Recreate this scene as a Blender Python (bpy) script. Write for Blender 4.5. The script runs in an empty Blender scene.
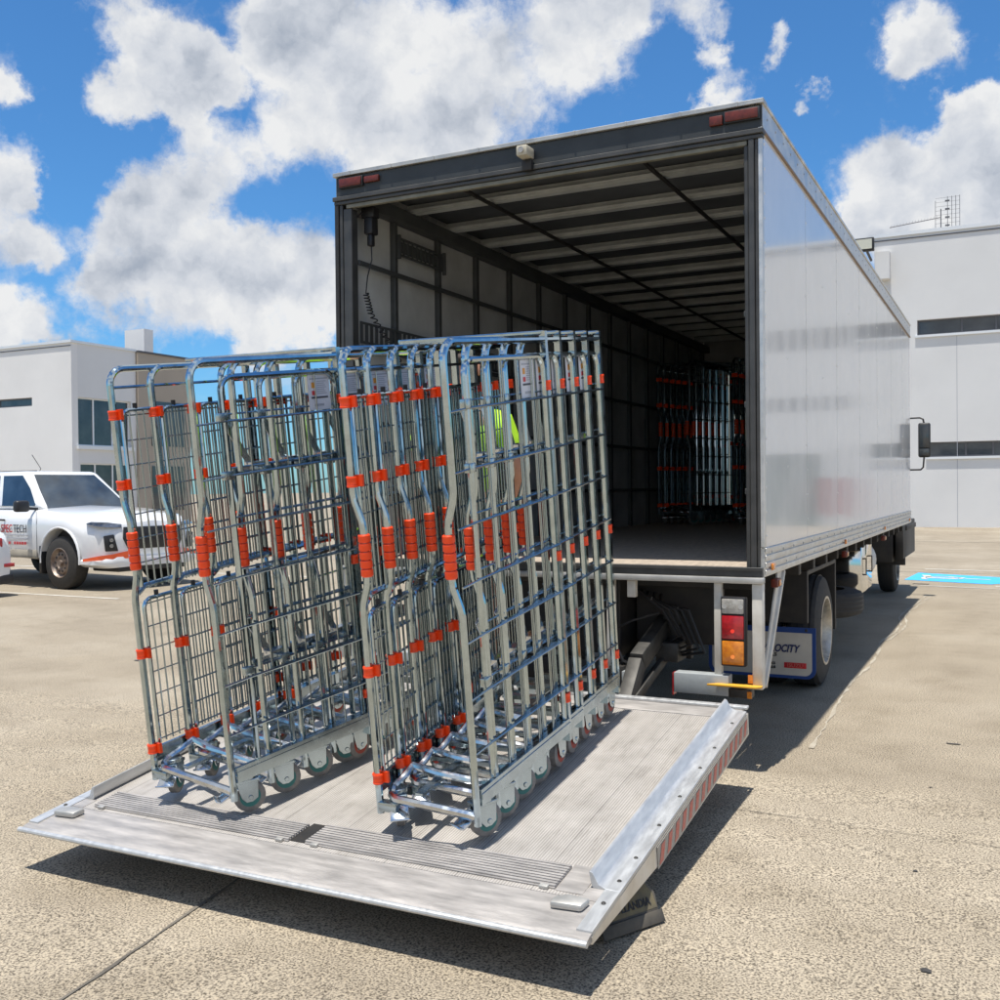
import bpy, bmesh, math, random
from mathutils import Vector, Matrix
random.seed(7)
SC = bpy.context.scene
COL = SC.collection
V = Vector
PI = math.pi

# ------------------------------------------------------------------ materials
def new_mat(name):
    m = bpy.data.materials.new(name); m.use_nodes = True
    nt = m.node_tree; b = nt.nodes['Principled BSDF']
    return m, nt, b

def mat(name, base, rough=.5, metal=0., var=.0, vscale=8., bump=0., bscale=60., rvar=0., coat=0., second=None, emit=None, trans=0., detail=4., spec=None, stretch=None):
    m, nt, b = new_mat(name)
    N, L = nt.nodes, nt.links
    b.inputs['Base Color'].default_value = (*base, 1)
    b.inputs['Roughness'].default_value = rough
    b.inputs['Metallic'].default_value = metal
    b.inputs['Coat Weight'].default_value = coat
    b.inputs['Transmission Weight'].default_value = trans
    if spec is not None: b.inputs['Specular IOR Level'].default_value = spec
    if emit: b.inputs['Emission Color'].default_value = (*emit[0], 1); b.inputs['Emission Strength'].default_value = emit[1]
    tc = N.new('ShaderNodeTexCoord'); src = tc.outputs['Object']
    if stretch:
        mp = N.new('ShaderNodeMapping'); mp.inputs['Scale'].default_value = stretch; L.new(src, mp.inputs['Vector']); src = mp.outputs['Vector']
    if var or rvar:
        n = N.new('ShaderNodeTexNoise'); n.inputs['Scale'].default_value = vscale; n.inputs['Detail'].default_value = detail; n.inputs['Roughness'].default_value = .6
        L.new(src, n.inputs['Vector'])
        if var:
            r = N.new('ShaderNodeValToRGB'); r.color_ramp.elements[0].position = .3; r.color_ramp.elements[1].position = .7
            c2 = second or tuple(max(0, c*(1-var)) for c in base)
            c1 = base if second else tuple(min(1, c*(1+var*.5)) for c in base)
            r.color_ramp.elements[0].color = (*c2, 1); r.color_ramp.elements[1].color = (*c1, 1)
            L.new(n.outputs['Fac'], r.inputs['Fac']); L.new(r.outputs['Color'], b.inputs['Base Color'])
        if rvar:
            mr = N.new('ShaderNodeMapRange'); mr.inputs['From Min'].default_value = .3; mr.inputs['From Max'].default_value = .7
            mr.inputs['To Min'].default_value = max(.02, rough-rvar); mr.inputs['To Max'].default_value = min(1, rough+rvar)
            L.new(n.outputs['Fac'], mr.inputs['Value']); L.new(mr.outputs['Result'], b.inputs['Roughness'])
    if bump:
        n2 = N.new('ShaderNodeTexNoise'); n2.inputs['Scale'].default_value = bscale; n2.inputs['Detail'].default_value = 3
        L.new(src, n2.inputs['Vector'])
        bp = N.new('ShaderNodeBump'); bp.inputs['Strength'].default_value = bump; bp.inputs['Distance'].default_value = .01
        L.new(n2.outputs['Fac'], bp.inputs['Height']); L.new(bp.outputs['Normal'], b.inputs['Normal'])
    return m

M = {}
M['zinc'] = mat('galvanised_steel', (.47,.54,.56), .24, 1., var=.18, vscale=14, rvar=.06)
M['zinc_tube'] = mat('galvanised_tube', (.50,.58,.61), .10, 1., var=.14, vscale=22, rvar=.04)
M['zinc_bright'] = mat('bright_zinc', (.62,.65,.68), .16, 1., var=.15, vscale=30, rvar=.06)
M['wire'] = mat('zinc_wire', (.36,.42,.44), .2, 1.)
M['orange'] = mat('orange_plastic', (1.0,.07,.006), .38, 0, var=.12, vscale=40)
M['black_plastic'] = mat('black_plastic', (.018,.018,.02), .5)
M['rubber'] = mat('tyre_rubber', (.028,.027,.026), .8, var=.3, vscale=30, second=(.045,.042,.038), bump=.3, bscale=90)
M['grey_wheel'] = mat('castor_grey_tread', (.20,.19,.18), .55, var=.25, vscale=60)
M['teal'] = mat('teal_castor_core', (.02,.16,.15), .45)
M['castor_red'] = mat('castor_red_cover', (.35,.04,.02), .5)
M['label_white'] = mat('label_white', (.72,.72,.76), .5)
M['label_orange'] = mat('label_orange', (.75,.33,.05), .5)
M['label_red'] = mat('label_red', (.62,.06,.07), .5)
M['label_dark'] = mat('label_dark', (.06,.065,.08), .5)
M['label_grey'] = mat('label_grey_print', (.42,.43,.47), .5)
M['white_panel'] = mat('white_truck_panel', (.83,.82,.79), .12, 0, var=.06, vscale=1.6, coat=.25, bump=.04, bscale=2.4, rvar=.05)
M['alu'] = mat('aluminium_extrusion', (.70,.69,.66), .42, .75, var=.22, vscale=9, rvar=.12)
M['alu_dull'] = mat('aluminium_dull', (.52,.51,.48), .5, .6, var=.25, vscale=6, rvar=.1)
M['alu_bright'] = mat('aluminium_bright', (.60,.61,.61), .46, .6, var=.16, vscale=9, rvar=.08, stretch=(5,1,5))
M['seam'] = mat('panel_seam', (.30,.30,.29), .6)
M['frame_grey'] = mat('dark_grey_frame_paint', (.07,.07,.068), .5, .2, var=.35, vscale=7, rvar=.12)
M['header_grey'] = mat('header_grey_blue', (.038,.043,.045), .55, 0, var=.3, vscale=5)
M['liner'] = mat('interior_liner', (.53,.535,.52), .6, 0, var=.22, vscale=3)
M['stud'] = mat('interior_stud', (.10,.105,.105), .5, .4, var=.2, vscale=6)
M['bow'] = mat('ceiling_bow', (.62,.64,.62), .45, .3, var=.2, vscale=6)
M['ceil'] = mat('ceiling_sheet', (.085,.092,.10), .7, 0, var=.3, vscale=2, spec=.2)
M['cargo_floor'] = mat('cargo_floor_ply', (.46,.385,.31), .7, 0, var=.3, vscale=12, stretch=(6,1,1))
M['chassis'] = mat('chassis_black', (.022,.022,.023), .55, .2, var=.4, vscale=8, second=(.045,.04,.035))
M['dirty_steel'] = mat('dirty_steel', (.075,.072,.066), .55, .5, var=.5, vscale=10)
M['white_paint'] = mat('white_painted_steel', (.70,.68,.62), .4, 0, var=.22, vscale=10, second=(.55,.51,.44))
M['reflect_white'] = mat('white_reflector', (.36,.385,.39), .45, 0, var=.12, vscale=30)
M['amber'] = mat('amber_lens', (.85,.30,.02), .25, coat=.6, var=.3, vscale=40, second=(.55,.14,.01))
M['red_lens'] = mat('red_lens', (.55,.015,.02), .22, coat=.6, var=.4, vscale=40, second=(.30,.008,.012))
M['clear_lens'] = mat('clear_lens', (.42,.40,.36), .2, coat=.7, var=.4, vscale=60)
M['dull_red_lens'] = mat('dusty_red_lens', (.15,.022,.012), .4, var=.4, vscale=50)
M['yellow'] = mat('amber_reflector_plate', (.82,.42,.04), .45)
M['blue_flap'] = mat('blue_border', (.01,.05,.22), .5)
M['flap_white'] = mat('mudflap_cream', (.55,.52,.46), .6, var=.15, vscale=6)
M['navy'] = mat('navy_print', (.012,.02,.10), .5)
M['print_black'] = mat('black_print', (.02,.02,.022), .55)
M['badge_red'] = mat('red_badge', (.55,.015,.025), .5)
M['rim'] = mat('steel_rim', (.55,.52,.46), .38, .8, var=.4, vscale=14, rvar=.12)
M['stainless'] = mat('polished_stainless', (.72,.73,.72), .07, 1., var=.06, vscale=2)
M['glass'] = mat('dark_glass', (.022,.028,.036), .05, 0, coat=.5, var=.7, vscale=1.1, second=(.07,.08,.085))  # two-tone noise in the base colour imitates uneven reflections in the panes
M['car_glass'] = mat('car_window_glass', (.045,.065,.085), .03, .35, coat=1., var=.5, vscale=3)
M['car_white'] = mat('white_car_paint', (.78,.79,.79), .22, 0, coat=.8, var=.03, vscale=2)
M['car_dust'] = mat('dusty_sill', (.48,.44,.36), .55, var=.2, vscale=8)
M['car_plastic'] = mat('car_black_plastic', (.022,.022,.024), .45, var=.2, vscale=20)
M['chrome'] = mat('satin_chrome', (.45,.47,.5), .25, 1.)
M['headlamp'] = mat('headlamp_glass', (.14,.16,.20), .08, .2, coat=1., var=.6, vscale=9)
M['tape_orange'] = mat('fluoro_orange_tape', (.95,.14,.04), .5)
M['steel_rim_dusty'] = mat('dusty_steel_wheel', (.36,.30,.25), .5, .5, var=.5, vscale=12, second=(.16,.11,.085))
M['lift_red'] = mat('faded_red_reflective', (.62,.09,.06), .5, var=.4, vscale=30, second=(.5,.22,.18))
M['lift_white'] = mat('faded_white_reflective', (.40,.37,.32), .5, var=.2, vscale=20)
M['wall_grey'] = mat('painted_tilt_panel', (.72,.72,.71), .75, 0, var=.05, vscale=.5, bump=.1, bscale=14)
M['wall_white'] = mat('white_rendered_wall', (.80,.79,.77), .75, 0, var=.05, vscale=.5, bump=.08, bscale=14)
M['wall_tan'] = mat('tan_rendered_wall', (.42,.36,.29), .8, 0, var=.06, vscale=.6)
M['parapet'] = mat('parapet_capping', (.78,.80,.81), .45, .2)
M['win_frame'] = mat('window_frame', (.10,.10,.11), .5)
M['roller_green'] = mat('green_roller_door', (.055,.12,.085), .5)
M['banner_red'] = mat('red_banner', (.42,.10,.10), .6)
M['paint_blue'] = mat('blue_road_paint', (.05,.42,.82), .7, var=.12, vscale=5)
M['paint_white'] = mat('white_road_paint', (.66,.64,.58), .8, var=.35, vscale=9, second=(.45,.41,.34))
M['joint'] = mat('joint_dark', (.09,.08,.065), .9, var=.5, vscale=8, second=(.17,.15,.12))
M['oil_spot'] = mat('dark_oil_spot', (.055,.05,.045), .6, var=.5, vscale=30)
M['scuff'] = mat('pale_scuff_concrete', (.46,.42,.34), .9, var=.5, vscale=7, second=(.30,.26,.20))
M['skin'] = mat('skin', (.52,.26,.17), .5, var=.1, vscale=20)
M['hivis'] = mat('hi_vis_yellow', (.55,.95,.04), .6, emit=None, bump=.3, bscale=18)
M['shorts'] = mat('dark_work_shorts', (.018,.02,.028), .8, bump=.3, bscale=25)
M['boot'] = mat('leather_boot', (.12,.07,.035), .7)
M['hair'] = mat('dark_brown_hair', (.05,.03,.02), .7)
M['eye_dark'] = mat('eye_dark', (.02,.015,.012), .3)
M['lip'] = mat('lip', (.42,.14,.11), .5)
M['flap_dirty'] = mat('dirty_rubber_flap', (.045,.043,.04), .8, var=.6, vscale=9, second=(.12,.105,.08))
M['flap_print'] = mat('faded_yellow_print', (.20,.165,.085), .8, var=.5, vscale=14, second=(.09,.08,.06))
M['flap_red'] = mat('faded_red_print', (.20,.02,.02), .8)

def ground_mat():
    m, nt, b = new_mat('exposed_aggregate_concrete'); N, L = nt.nodes, nt.links
    tc = N.new('ShaderNodeTexCoord')
    def noise(scale, detail=4, rough=.55):
        n = N.new('ShaderNodeTexNoise'); n.inputs['Scale'].default_value = scale; n.inputs['Detail'].default_value = detail; n.inputs['Roughness'].default_value = rough
        L.new(tc.outputs['Object'], n.inputs['Vector']); return n.outputs['Fac']
    def ramp(src, stops):
        r = N.new('ShaderNodeValToRGB'); e = r.color_ramp.elements
        e[0].position, e[0].color = stops[0][0], (*stops[0][1], 1); e[1].position, e[1].color = stops[-1][0], (*stops[-1][1], 1)
        for p, c in stops[1:-1]:
            x = e.new(p); x.color = (*c, 1)
        L.new(src, r.inputs['Fac']); return r.outputs['Color']
    def mix(a, c, f, t='MIX'):
        x = N.new('ShaderNodeMix'); x.data_type = 'RGBA'; x.blend_type = t
        for s, k in ((a, 6), (c, 7)): 
            if isinstance(s, tuple): x.inputs[k].default_value = (*s, 1)
            else: L.new(s, x.inputs[k])
        if isinstance(f, float): x.inputs[0].default_value = f
        else: L.new(f, x.inputs[0])
        return x.outputs[2]
    big = ramp(noise(.55, 5, .6), [(.25, (.275,.233,.175)), (.5, (.34,.292,.222)), (.75, (.41,.36,.285))])
    speck = ramp(noise(135, 3, .55), [(.30, (.16,.155,.15)), (.42, (.50,.49,.48)), (.51, (1,1,1)), (.70, (1.45,1.42,1.34))])
    c = mix(big, speck, 1.0, 'MULTIPLY')
    v = N.new('ShaderNodeTexVoronoi'); v.inputs['Scale'].default_value = 95; L.new(tc.outputs['Object'], v.inputs['Vector'])
    vs = ramp(v.outputs['Distance'], [(.0, (.45,.43,.40)), (.22, (.80,.78,.75)), (.40, (1,1,1))])
    gate = ramp(noise(30, 2), [(.50, (0,0,0)), (.58, (1,1,1))])
    gsep = N.new('ShaderNodeRGBToBW'); L.new(gate, gsep.inputs[0])
    c = mix(c, mix(c, vs, 1.0, 'MULTIPLY'), gsep.outputs[0])
    st = ramp(noise(2.3, 6, .7), [(.26, (.80,.785,.76)), (.5, (1,1,1)), (.74, (1.08,1.075,1.06))])
    c = mix(c, st, 1.0, 'MULTIPLY')
    oil = ramp(noise(1.35, 3, .5), [(.72, (1,1,1)), (.80, (.78,.77,.75))])
    c = mix(c, oil, 1.0, 'MULTIPLY')
    pits = ramp(noise(22, 5, .7), [(.27, (.45,.43,.41)), (.33, (1,1,1))])
    c = mix(c, pits, 1.0, 'MULTIPLY')
    L.new(c, b.inputs['Base Color']); b.inputs['Roughness'].default_value = .85
    b.inputs['Specular IOR Level'].default_value = .25
    bp = N.new('ShaderNodeBump'); bp.inputs['Strength'].default_value = .35; bp.inputs['Distance'].default_value = .004
    L.new(noise(75, 3, .65), bp.inputs['Height']); L.new(bp.outputs['Normal'], b.inputs['Normal'])
    return m
M['ground'] = ground_mat()

def deck_mat():
    m, nt, b = new_mat('ribbed_lift_deck'); N, L = nt.nodes, nt.links
    tc = N.new('ShaderNodeTexCoord')
    mp = N.new('ShaderNodeMapping'); mp.inputs['Scale'].default_value = (1, 1, 1); L.new(tc.outputs['Object'], mp.inputs['Vector'])
    w = N.new('ShaderNodeTexWave'); w.wave_type = 'BANDS'; w.bands_direction = 'X'; w.inputs['Scale'].default_value = 30; w.inputs['Distortion'].default_value = .0
    L.new(mp.outputs['Vector'], w.inputs['Vector'])
    ck = N.new('ShaderNodeTexWave'); ck.bands_direction = 'Y'; ck.inputs['Scale'].default_value = 24; L.new(mp.outputs['Vector'], ck.inputs['Vector'])
    add = N.new('ShaderNodeMath'); add.operation = 'MULTIPLY_ADD'; L.new(ck.outputs['Fac'], add.inputs[0]); add.inputs[1].default_value = .35; L.new(w.outputs['Fac'], add.inputs[2])
    w2 = N.new('ShaderNodeTexWave'); w2.bands_direction = 'X'; w2.inputs['Scale'].default_value = 1.15; w2.wave_profile = 'SAW'; L.new(mp.outputs['Vector'], w2.inputs['Vector'])
    pr = N.new('ShaderNodeValToRGB'); pr.color_ramp.elements[0].position = .0; pr.color_ramp.elements[0].color = (.45,.45,.45,1); pr.color_ramp.elements[1].position = .035; pr.color_ramp.elements[1].color = (1,1,1,1)
    L.new(w2.outputs['Fac'], pr.inputs['Fac'])
    n = N.new('ShaderNodeTexNoise'); n.inputs['Scale'].default_value = 5; n.inputs['Detail'].default_value = 6; n.inputs['Roughness'].default_value = .65; L.new(tc.outputs['Object'], n.inputs['Vector'])
    r = N.new('ShaderNodeValToRGB'); r.color_ramp.elements[0].position = .3; r.color_ramp.elements[0].color = (.385,.36,.33,1); r.color_ramp.elements[1].position = .7; r.color_ramp.elements[1].color = (.54,.51,.475,1)
    L.new(n.outputs['Fac'], r.inputs['Fac'])
    r2 = N.new('ShaderNodeValToRGB'); r2.color_ramp.elements[0].position = .1; r2.color_ramp.elements[0].color = (.74,.73,.72,1); r2.color_ramp.elements[1].position = .6; r2.color_ramp.elements[1].color = (1.06,1.06,1.06,1)
    L.new(w.outputs['Fac'], r2.inputs['Fac'])
    mx = N.new('ShaderNodeMix'); mx.data_type = 'RGBA'; mx.blend_type = 'MULTIPLY'; mx.inputs[0].default_value = 1; L.new(r.outputs['Color'], mx.inputs[6]); L.new(r2.outputs['Color'], mx.inputs[7])
    mx2 = N.new('ShaderNodeMix'); mx2.data_type = 'RGBA'; mx2.blend_type = 'MULTIPLY'; mx2.inputs[0].default_value = .6; L.new(mx.outputs[2], mx2.inputs[6]); L.new(pr.outputs['Color'], mx2.inputs[7])
    ms = N.new('ShaderNodeMapping'); ms.inputs['Scale'].default_value = (9, 1.1, 1); ms.inputs['Rotation'].default_value = (0, 0, .12); L.new(tc.outputs['Object'], ms.inputs['Vector'])
    ns = N.new('ShaderNodeTexNoise'); ns.inputs['Scale'].default_value = 3.2; ns.inputs['Detail'].default_value = 8; ns.inputs['Roughness'].default_value = .75; L.new(ms.outputs['Vector'], ns.inputs['Vector'])
    rs = N.new('ShaderNodeValToRGB'); e = rs.color_ramp.elements; e[0].position = .30; e[0].color = (.62,.60,.58,1); e[1].position = .46; e[1].color = (1,1,1,1); x = e.new(.70); x.color = (1.12,1.12,1.12,1)
    L.new(ns.outputs['Fac'], rs.inputs['Fac'])
    mx3 = N.new('ShaderNodeMix'); mx3.data_type = 'RGBA'; mx3.blend_type = 'MULTIPLY'; mx3.inputs[0].default_value = .8; L.new(mx2.outputs[2], mx3.inputs[6]); L.new(rs.outputs['Color'], mx3.inputs[7])
    L.new(mx3.outputs[2], b.inputs['Base Color'])
    b.inputs['Roughness'].default_value = .5; b.inputs['Metallic'].default_value = .25
    bp = N.new('ShaderNodeBump'); bp.inputs['Strength'].default_value = .35; bp.inputs['Distance'].default_value = .003
    L.new(add.outputs[0], bp.inputs['Height']); L.new(bp.outputs['Normal'], b.inputs['Normal'])
    return m
M['deck'] = deck_mat()
M['lip'+'_deck'] = mat('worn_lip_aluminium', (.43,.405,.38), .48, .3, var=.3, vscale=5, rvar=.1, bump=.12, bscale=60, stretch=(1,5,1))

# ------------------------------------------------------------------ mesh builder
class MB:
    def __init__(s): s.v = []; s.f = []; s.m = []; s.cur = 0
    def add(s, vs, fs):
        o = len(s.v); s.v += [tuple(x) for x in vs]; s.f += [[i+o for i in f] for f in fs]; s.m += [s.cur]*len(fs); return s
    def box(s, x0, x1, y0, y1, z0, z1, T=None):
        vs = [V((x, y, z)) for z in (z0, z1) for y in (y0, y1) for x in (x0, x1)]
        if T is not None: vs = [T @ v for v in vs]
        return s.add(vs, [[0,2,3,1],[4,5,7,6],[0,1,5,4],[2,6,7,3],[0,4,6,2],[1,3,7,5]])
    def bar(s, p0, p1, w, h, up=(0,0,1)):           # rectangular bar between two points
        p0, p1 = V(p0), V(p1); d = (p1-p0).normalized(); u = V(up)
        r = d.cross(u); 
        if r.length < 1e-4: r = d.cross(V((1,0,0)))
        r.normalize(); u = r.cross(d).normalized()
        vs = [p+r*a*w/2+u*b*h/2 for p in (p0, p1) for a, b in ((-1,-1),(1,-1),(1,1),(-1,1))]
        return s.add(vs, [[0,1,2,3],[7,6,5,4],[0,4,5,1],[1,5,6,2],[2,6,7,3],[3,7,4,0]])
    def tube(s, pts, r, n=8, closed=False, caps=True):
        pts = [V(p) for p in pts]; k = len(pts); rings = []; prev = None
        for i, p in enumerate(pts):
            if closed: a = (p-pts[i-1]).normalized(); b = (pts[(i+1) % k]-p).normalized()
            else:
                a = (p-pts[i-1]).normalized() if i else (pts[1]-p).normalized()
                b = (pts[i+1]-p).normalized() if i < k-1 else a
            t = (a+b); t = a if t.length < 1e-5 else t.normalized()
            if prev is None:
                u = V((0,0,1)) if abs(t.z) < .9 else V((1,0,0)); e = t.cross(u).normalized()
            else:
                e = prev - t*prev.dot(t); e = e.normalized() if e.length > 1e-5 else t.orthogonal().normalized()
            prev = e; g = t.cross(e)
            c = max(.5, a.dot(t)); rr = r[i] if isinstance(r, (list, tuple)) else r
            rings.append([p+(e*math.cos(2*PI*j/n)+g*math.sin(2*PI*j/n))*rr/ (c if False else 1) for j in range(n)])
        vs = [v for R_ in rings for v in R_]; fs = []
        m_ = k if closed else k-1
        for i in range(m_):
            i2 = (i+1) % k
            for j in range(n): fs.append([i*n+j, i*n+(j+1) % n, i2*n+(j+1) % n, i2*n+j])
        if caps and not closed:
            fs.append(list(range(n))[::-1]); fs.append([(k-1)*n+j for j in range(n)])
        return s.add(vs, fs)
    def cyl(s, p0, p1, r, n=16, r2=None): return s.tube([p0, p1], [r, r if r2 is None else r2], n)
    def lathe(s, prof, c, axis='x', n=28):          # prof: (along, radius) closed loop around the axis
        k = len(prof); vs = []
        for a, r in prof:
            for j in range(n):
                t = 2*PI*j/n; ca, sa = math.cos(t)*r, math.sin(t)*r
                vs.append(V(c)+(V((a,ca,sa)) if axis == 'x' else V((ca,a,sa)) if axis == 'y' else V((ca,sa,a))))
        fs = [[i*n+j, i*n+(j+1) % n, ((i+1) % k)*n+(j+1) % n, ((i+1) % k)*n+j] for i in range(k) for j in range(n)]
        return s.add(vs, fs)
    def prism(s, poly, fn, t0, t1):                 # poly in (a,b); fn(a,b,t) -> point
        n = len(poly); vs = [fn(a, b, t0) for a, b in poly]+[fn(a, b, t1) for a, b in poly]
        return s.add(vs, [list(range(n))[::-1], [n+i for i in range(n)]]+[[i, (i+1) % n, n+(i+1) % n, n+i] for i in range(n)])
    def dome(s, c, nrm, r, h=None, n=6):
        c = V(c); nrm = V(nrm).normalized(); e = nrm.orthogonal().normalized(); g = nrm.cross(e); h = h or r*.5
        vs = [c+(e*math.cos(2*PI*j/n)+g*math.sin(2*PI*j/n))*r for j in range(n)]+[c+nrm*h*.8+(e*math.cos(2*PI*j/n)+g*math.sin(2*PI*j/n))*r*.6 for j in range(n)]
        return s.add(vs, [[j, (j+1) % n, n+(j+1) % n, n+j] for j in range(n)]+[[n+j for j in range(n)]])
    def obj(s, name, mats, parent=None, bevel=0., smooth=35., seg=2, T=None):
        me = bpy.data.meshes.new(name); me.from_pydata(s.v, [], s.f); me.update()
        mats = mats if isinstance(mats, (list, tuple)) else [mats]
        for m in mats: me.materials.append(M[m] if isinstance(m, str) else m)
        if len(mats) > 1: me.polygons.foreach_set('material_index', s.m)
        bm = bmesh.new(); bm.from_mesh(me)
        bmesh.ops.recalc_face_normals(bm, faces=bm.faces)
        if bevel:
            ed = [e for e in bm.edges if len(e.link_faces) == 2 and e.calc_face_angle(0) > .5]
            bmesh.ops.bevel(bm, geom=ed, offset=bevel, segments=seg, affect='EDGES', clamp_overlap=True, profile=.5)
        bm.to_mesh(me); bm.free()
        if smooth:
            me.polygons.foreach_set('use_smooth', [True]*len(me.polygons)); me.set_sharp_from_angle(angle=math.radians(smooth))
        return link(name, me, parent, T)

def link(name, data, parent=None, T=None):
    o = bpy.data.objects.new(name, data); COL.objects.link(o)
    if T is not None: o.matrix_local = T
    if parent is not None:
        o.parent = parent
        off = parent.get('_o')
        if off is not None: o.location = V(o.location) + V(off)
    return o

def empty(name, T=None, parent=None, off=None):
    o = bpy.data.objects.new(name, None); COL.objects.link(o); o.empty_display_size = .1
    if parent: o.parent = parent
    if T is not None: o.matrix_local = T
    if off is not None: o['_o'] = off
    return o

def tag(o, label=None, cat=None, group=None, kind=None):
    for k, v in (('label', label), ('category', cat), ('group', group), ('kind', kind)):
        if v: o[k] = v
    return o

def arc(c, r, a0, a1, n, fn):
    return [fn(c[0]+r*math.cos(a0+(a1-a0)*i/n), c[1]+r*math.sin(a0+(a1-a0)*i/n)) for i in range(n+1)]

def text(name, body, size, T, m, parent, extrude=.0015, shear=0., bold=.0, sx=1., align='CENTER'):
    cu = bpy.data.curves.new(name, 'FONT'); cu.body = body; cu.size = size; cu.extrude = extrude; cu.shear = shear; cu.offset = bold
    cu.align_x = align; cu.align_y = 'CENTER'; cu.resolution_u = 3
    tmp = bpy.data.objects.new('tmp_text', cu); COL.objects.link(tmp)
    dg = bpy.context.evaluated_depsgraph_get()
    me = bpy.data.meshes.new_from_object(tmp.evaluated_get(dg)); bpy.data.objects.remove(tmp)
    if sx != 1.:
        for v in me.vertices: v.co.x *= sx
    me.materials.clear(); me.materials.append(M[m])
    return link(name, me, parent, T)

def frame(o, x, y, z):
    m = Matrix.Identity(4)
    for i, a in enumerate((x, y, z)):
        for j in range(3): m[j][i] = a[j]
    for j in range(3): m[j][3] = o[j]
    return m

G = .95      # truck coordinates put the underside of the cargo floor at z = 0; the ground is G below

# ------------------------------------------------------------------ setting: ground and markings
g = MB()   # the yard falls gently towards the camera
prof_ = [(-300,-.08),(-7,-.08),(-5,-.075),(-3.6,-.070),(-2.6,-.062),(-1.8,-.046),(-1.1,-.024),(-.5,-.008),(0,0),(500,0)]
def gz(y):
    for (a, za), (b, zb) in zip(prof_[:-1], prof_[1:]):
        if a <= y <= b: return za+(zb-za)*(y-a)/(b-a)
    return 0
for (a, za), (b, zb) in zip(prof_[:-1], prof_[1:]): g.add([(-400,a,za),(400,a,za),(400,b,zb),(-400,b,zb)], [[0,1,2,3]])
tag(g.obj('ground', 'ground', smooth=80), kind='structure')

def strip(pts, w, z, jitter=0., mb=None):
    mb = mb or MB(); L_, R_ = [], []
    for i, p in enumerate(pts):
        a = V((*pts[max(0, i-1)], 0)); b = V((*pts[min(len(pts)-1, i+1)], 0)); d = (b-a).normalized(); n = V((-d.y, d.x, 0))
        ww = w*(1+random.uniform(-jitter, jitter))/2; c = V((*p, z+gz(p[1])))
        L_.append(c+n*ww); R_.append(c-n*ww)
    k = len(pts)
    return mb.add(L_+R_, [[i, i+1, k+i+1, k+i] for i in range(k-1)])
def wob(a, b, n, amp):
    a, b = V(a), V(b); d = (b-a); nn = V((-d.y, d.x)).normalized(); o = 0; out = []
    for i in range(n+1):
        o = o*.7+random.uniform(-amp, amp); out.append(tuple(a+d*i/n+nn*o))
    return out
j = MB()
strip(wob((-1.125,-4.6), (-1.555,-1.77), 40, .004), .010, .004, .6, j)
strip(wob((-1.555,-1.77), (-1.95, 1.2), 30, .004), .012, .004, .4, j)
strip(wob((-2.6,-.52), (3.2,-.72), 60, .003), .0035, .004, .6, j)
strip(wob((-14,12.7), (12,12.4), 60, .006), .03, .004, .4, j)
strip(wob((-14,22), (12,22), 60, .006), .05, .004, .4, j)
tag(j.obj('ground_joint', 'joint', smooth=0), kind='structure')
DARK = ((.79,.955,.038,.010),(.85,-1.78,.016,.014),(.76,-1.02,.009,.007),(.74,.05,.010,.006),(1.3,-.2,.02,.008),(-3.4,-1.9,.02,.012),(-3.0,.2,.03,.015),(1.1,2.6,.04,.02),(1.9,4.4,.06,.03),(-5.4,1.2,.04,.03))
s_ = MB()
scuff = [(.12,.55),(.10,1.2),(.07,1.9),(.05,2.6),(.09,3.2),(.08,3.87),(.02,4.6),(.08,5.3),(.07,5.87),(.0,6.5),(.01,7.0),(.06,7.8),(.1,8.83)]
def smoothpts(p, n):
    out = []
    for i in range(len(p)-1):
        for k in range(n):
            t = k/n; out.append((p[i][0]*(1-t)+p[i+1][0]*t+random.uniform(-.006,.006), p[i][1]*(1-t)+p[i+1][1]*t))
    return out+[p[-1]]
strip(smoothpts(scuff, 8), .017, .004, .85, s_)
strip([(x+.05+random.uniform(-.01,.01), y+.1) for x, y in smoothpts(scuff[6:], 6)], .014, .004, .8, s_)
tag(s_.obj('ground_scuff_line', 'scuff', smooth=0), kind='structure')
def blotch(cx, cy, rx, ry, mb, n=22, z=.004, rough=.35):
    k = [1+random.uniform(-rough, rough) for _ in range(n)]; k = [(k[i-1]+2*k[i]+k[(i+1) % n])/4 for i in range(n)]
    mb.add([(cx+math.cos(2*PI*i/n)*rx*k[i], cy+math.sin(2*PI*i/n)*ry*k[i], z+gz(cy)) for i in range(n)], [list(range(n))])
dk_ = MB()
for cx, cy, rx, ry in DARK: blotch(cx, cy, rx, ry, dk_)
tag(dk_.obj('ground_oil_spot', 'oil_spot', smooth=0), kind='structure')
l = MB()
strip([(-26,4.9),(-9.4,4.72)], .07, .004, .0, l)
strip([(-26,8.6),(-8.8,8.4)], .09, .004, .0, l)
strip([(-26,1.0),(-9.8,1.0)], .07, .004, .0, l)
strip([(-.23,13.25),(8,12.6)], .10, .004, .0, l)
strip([(-.16,10.25),(.95,10.05)], .05, .004, 0., l)
strip([(.86,10.45),(4.6,10.1)], .10, .004, .0, l)
tag(l.obj('parking_line', 'paint_white', smooth=0), kind='structure')
b_ = MB(); b_.add([(-.36,11.08,.004),(.80,10.72,.004),(.97,10.95,.004),(1.02,11.9,.004),(-.27,12.42,.004)], [[0,1,2,3,4]])
tag(b_.obj('blue_parking_marking', 'paint_blue', smooth=0), kind='structure')
w_ = MB()   # wheelchair symbol lying on the bay, its back towards the building
w_.add([(-.19,11.98,.008),(-.06,11.93,.008),(-.02,11.60,.008),(-.12,11.60,.008)], [[0,1,2,3]])
w_.add([(-.10,11.60,.008),(.34,11.50,.008),(.35,11.38,.008),(-.08,11.45,.008)], [[0,1,2,3]])
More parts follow.
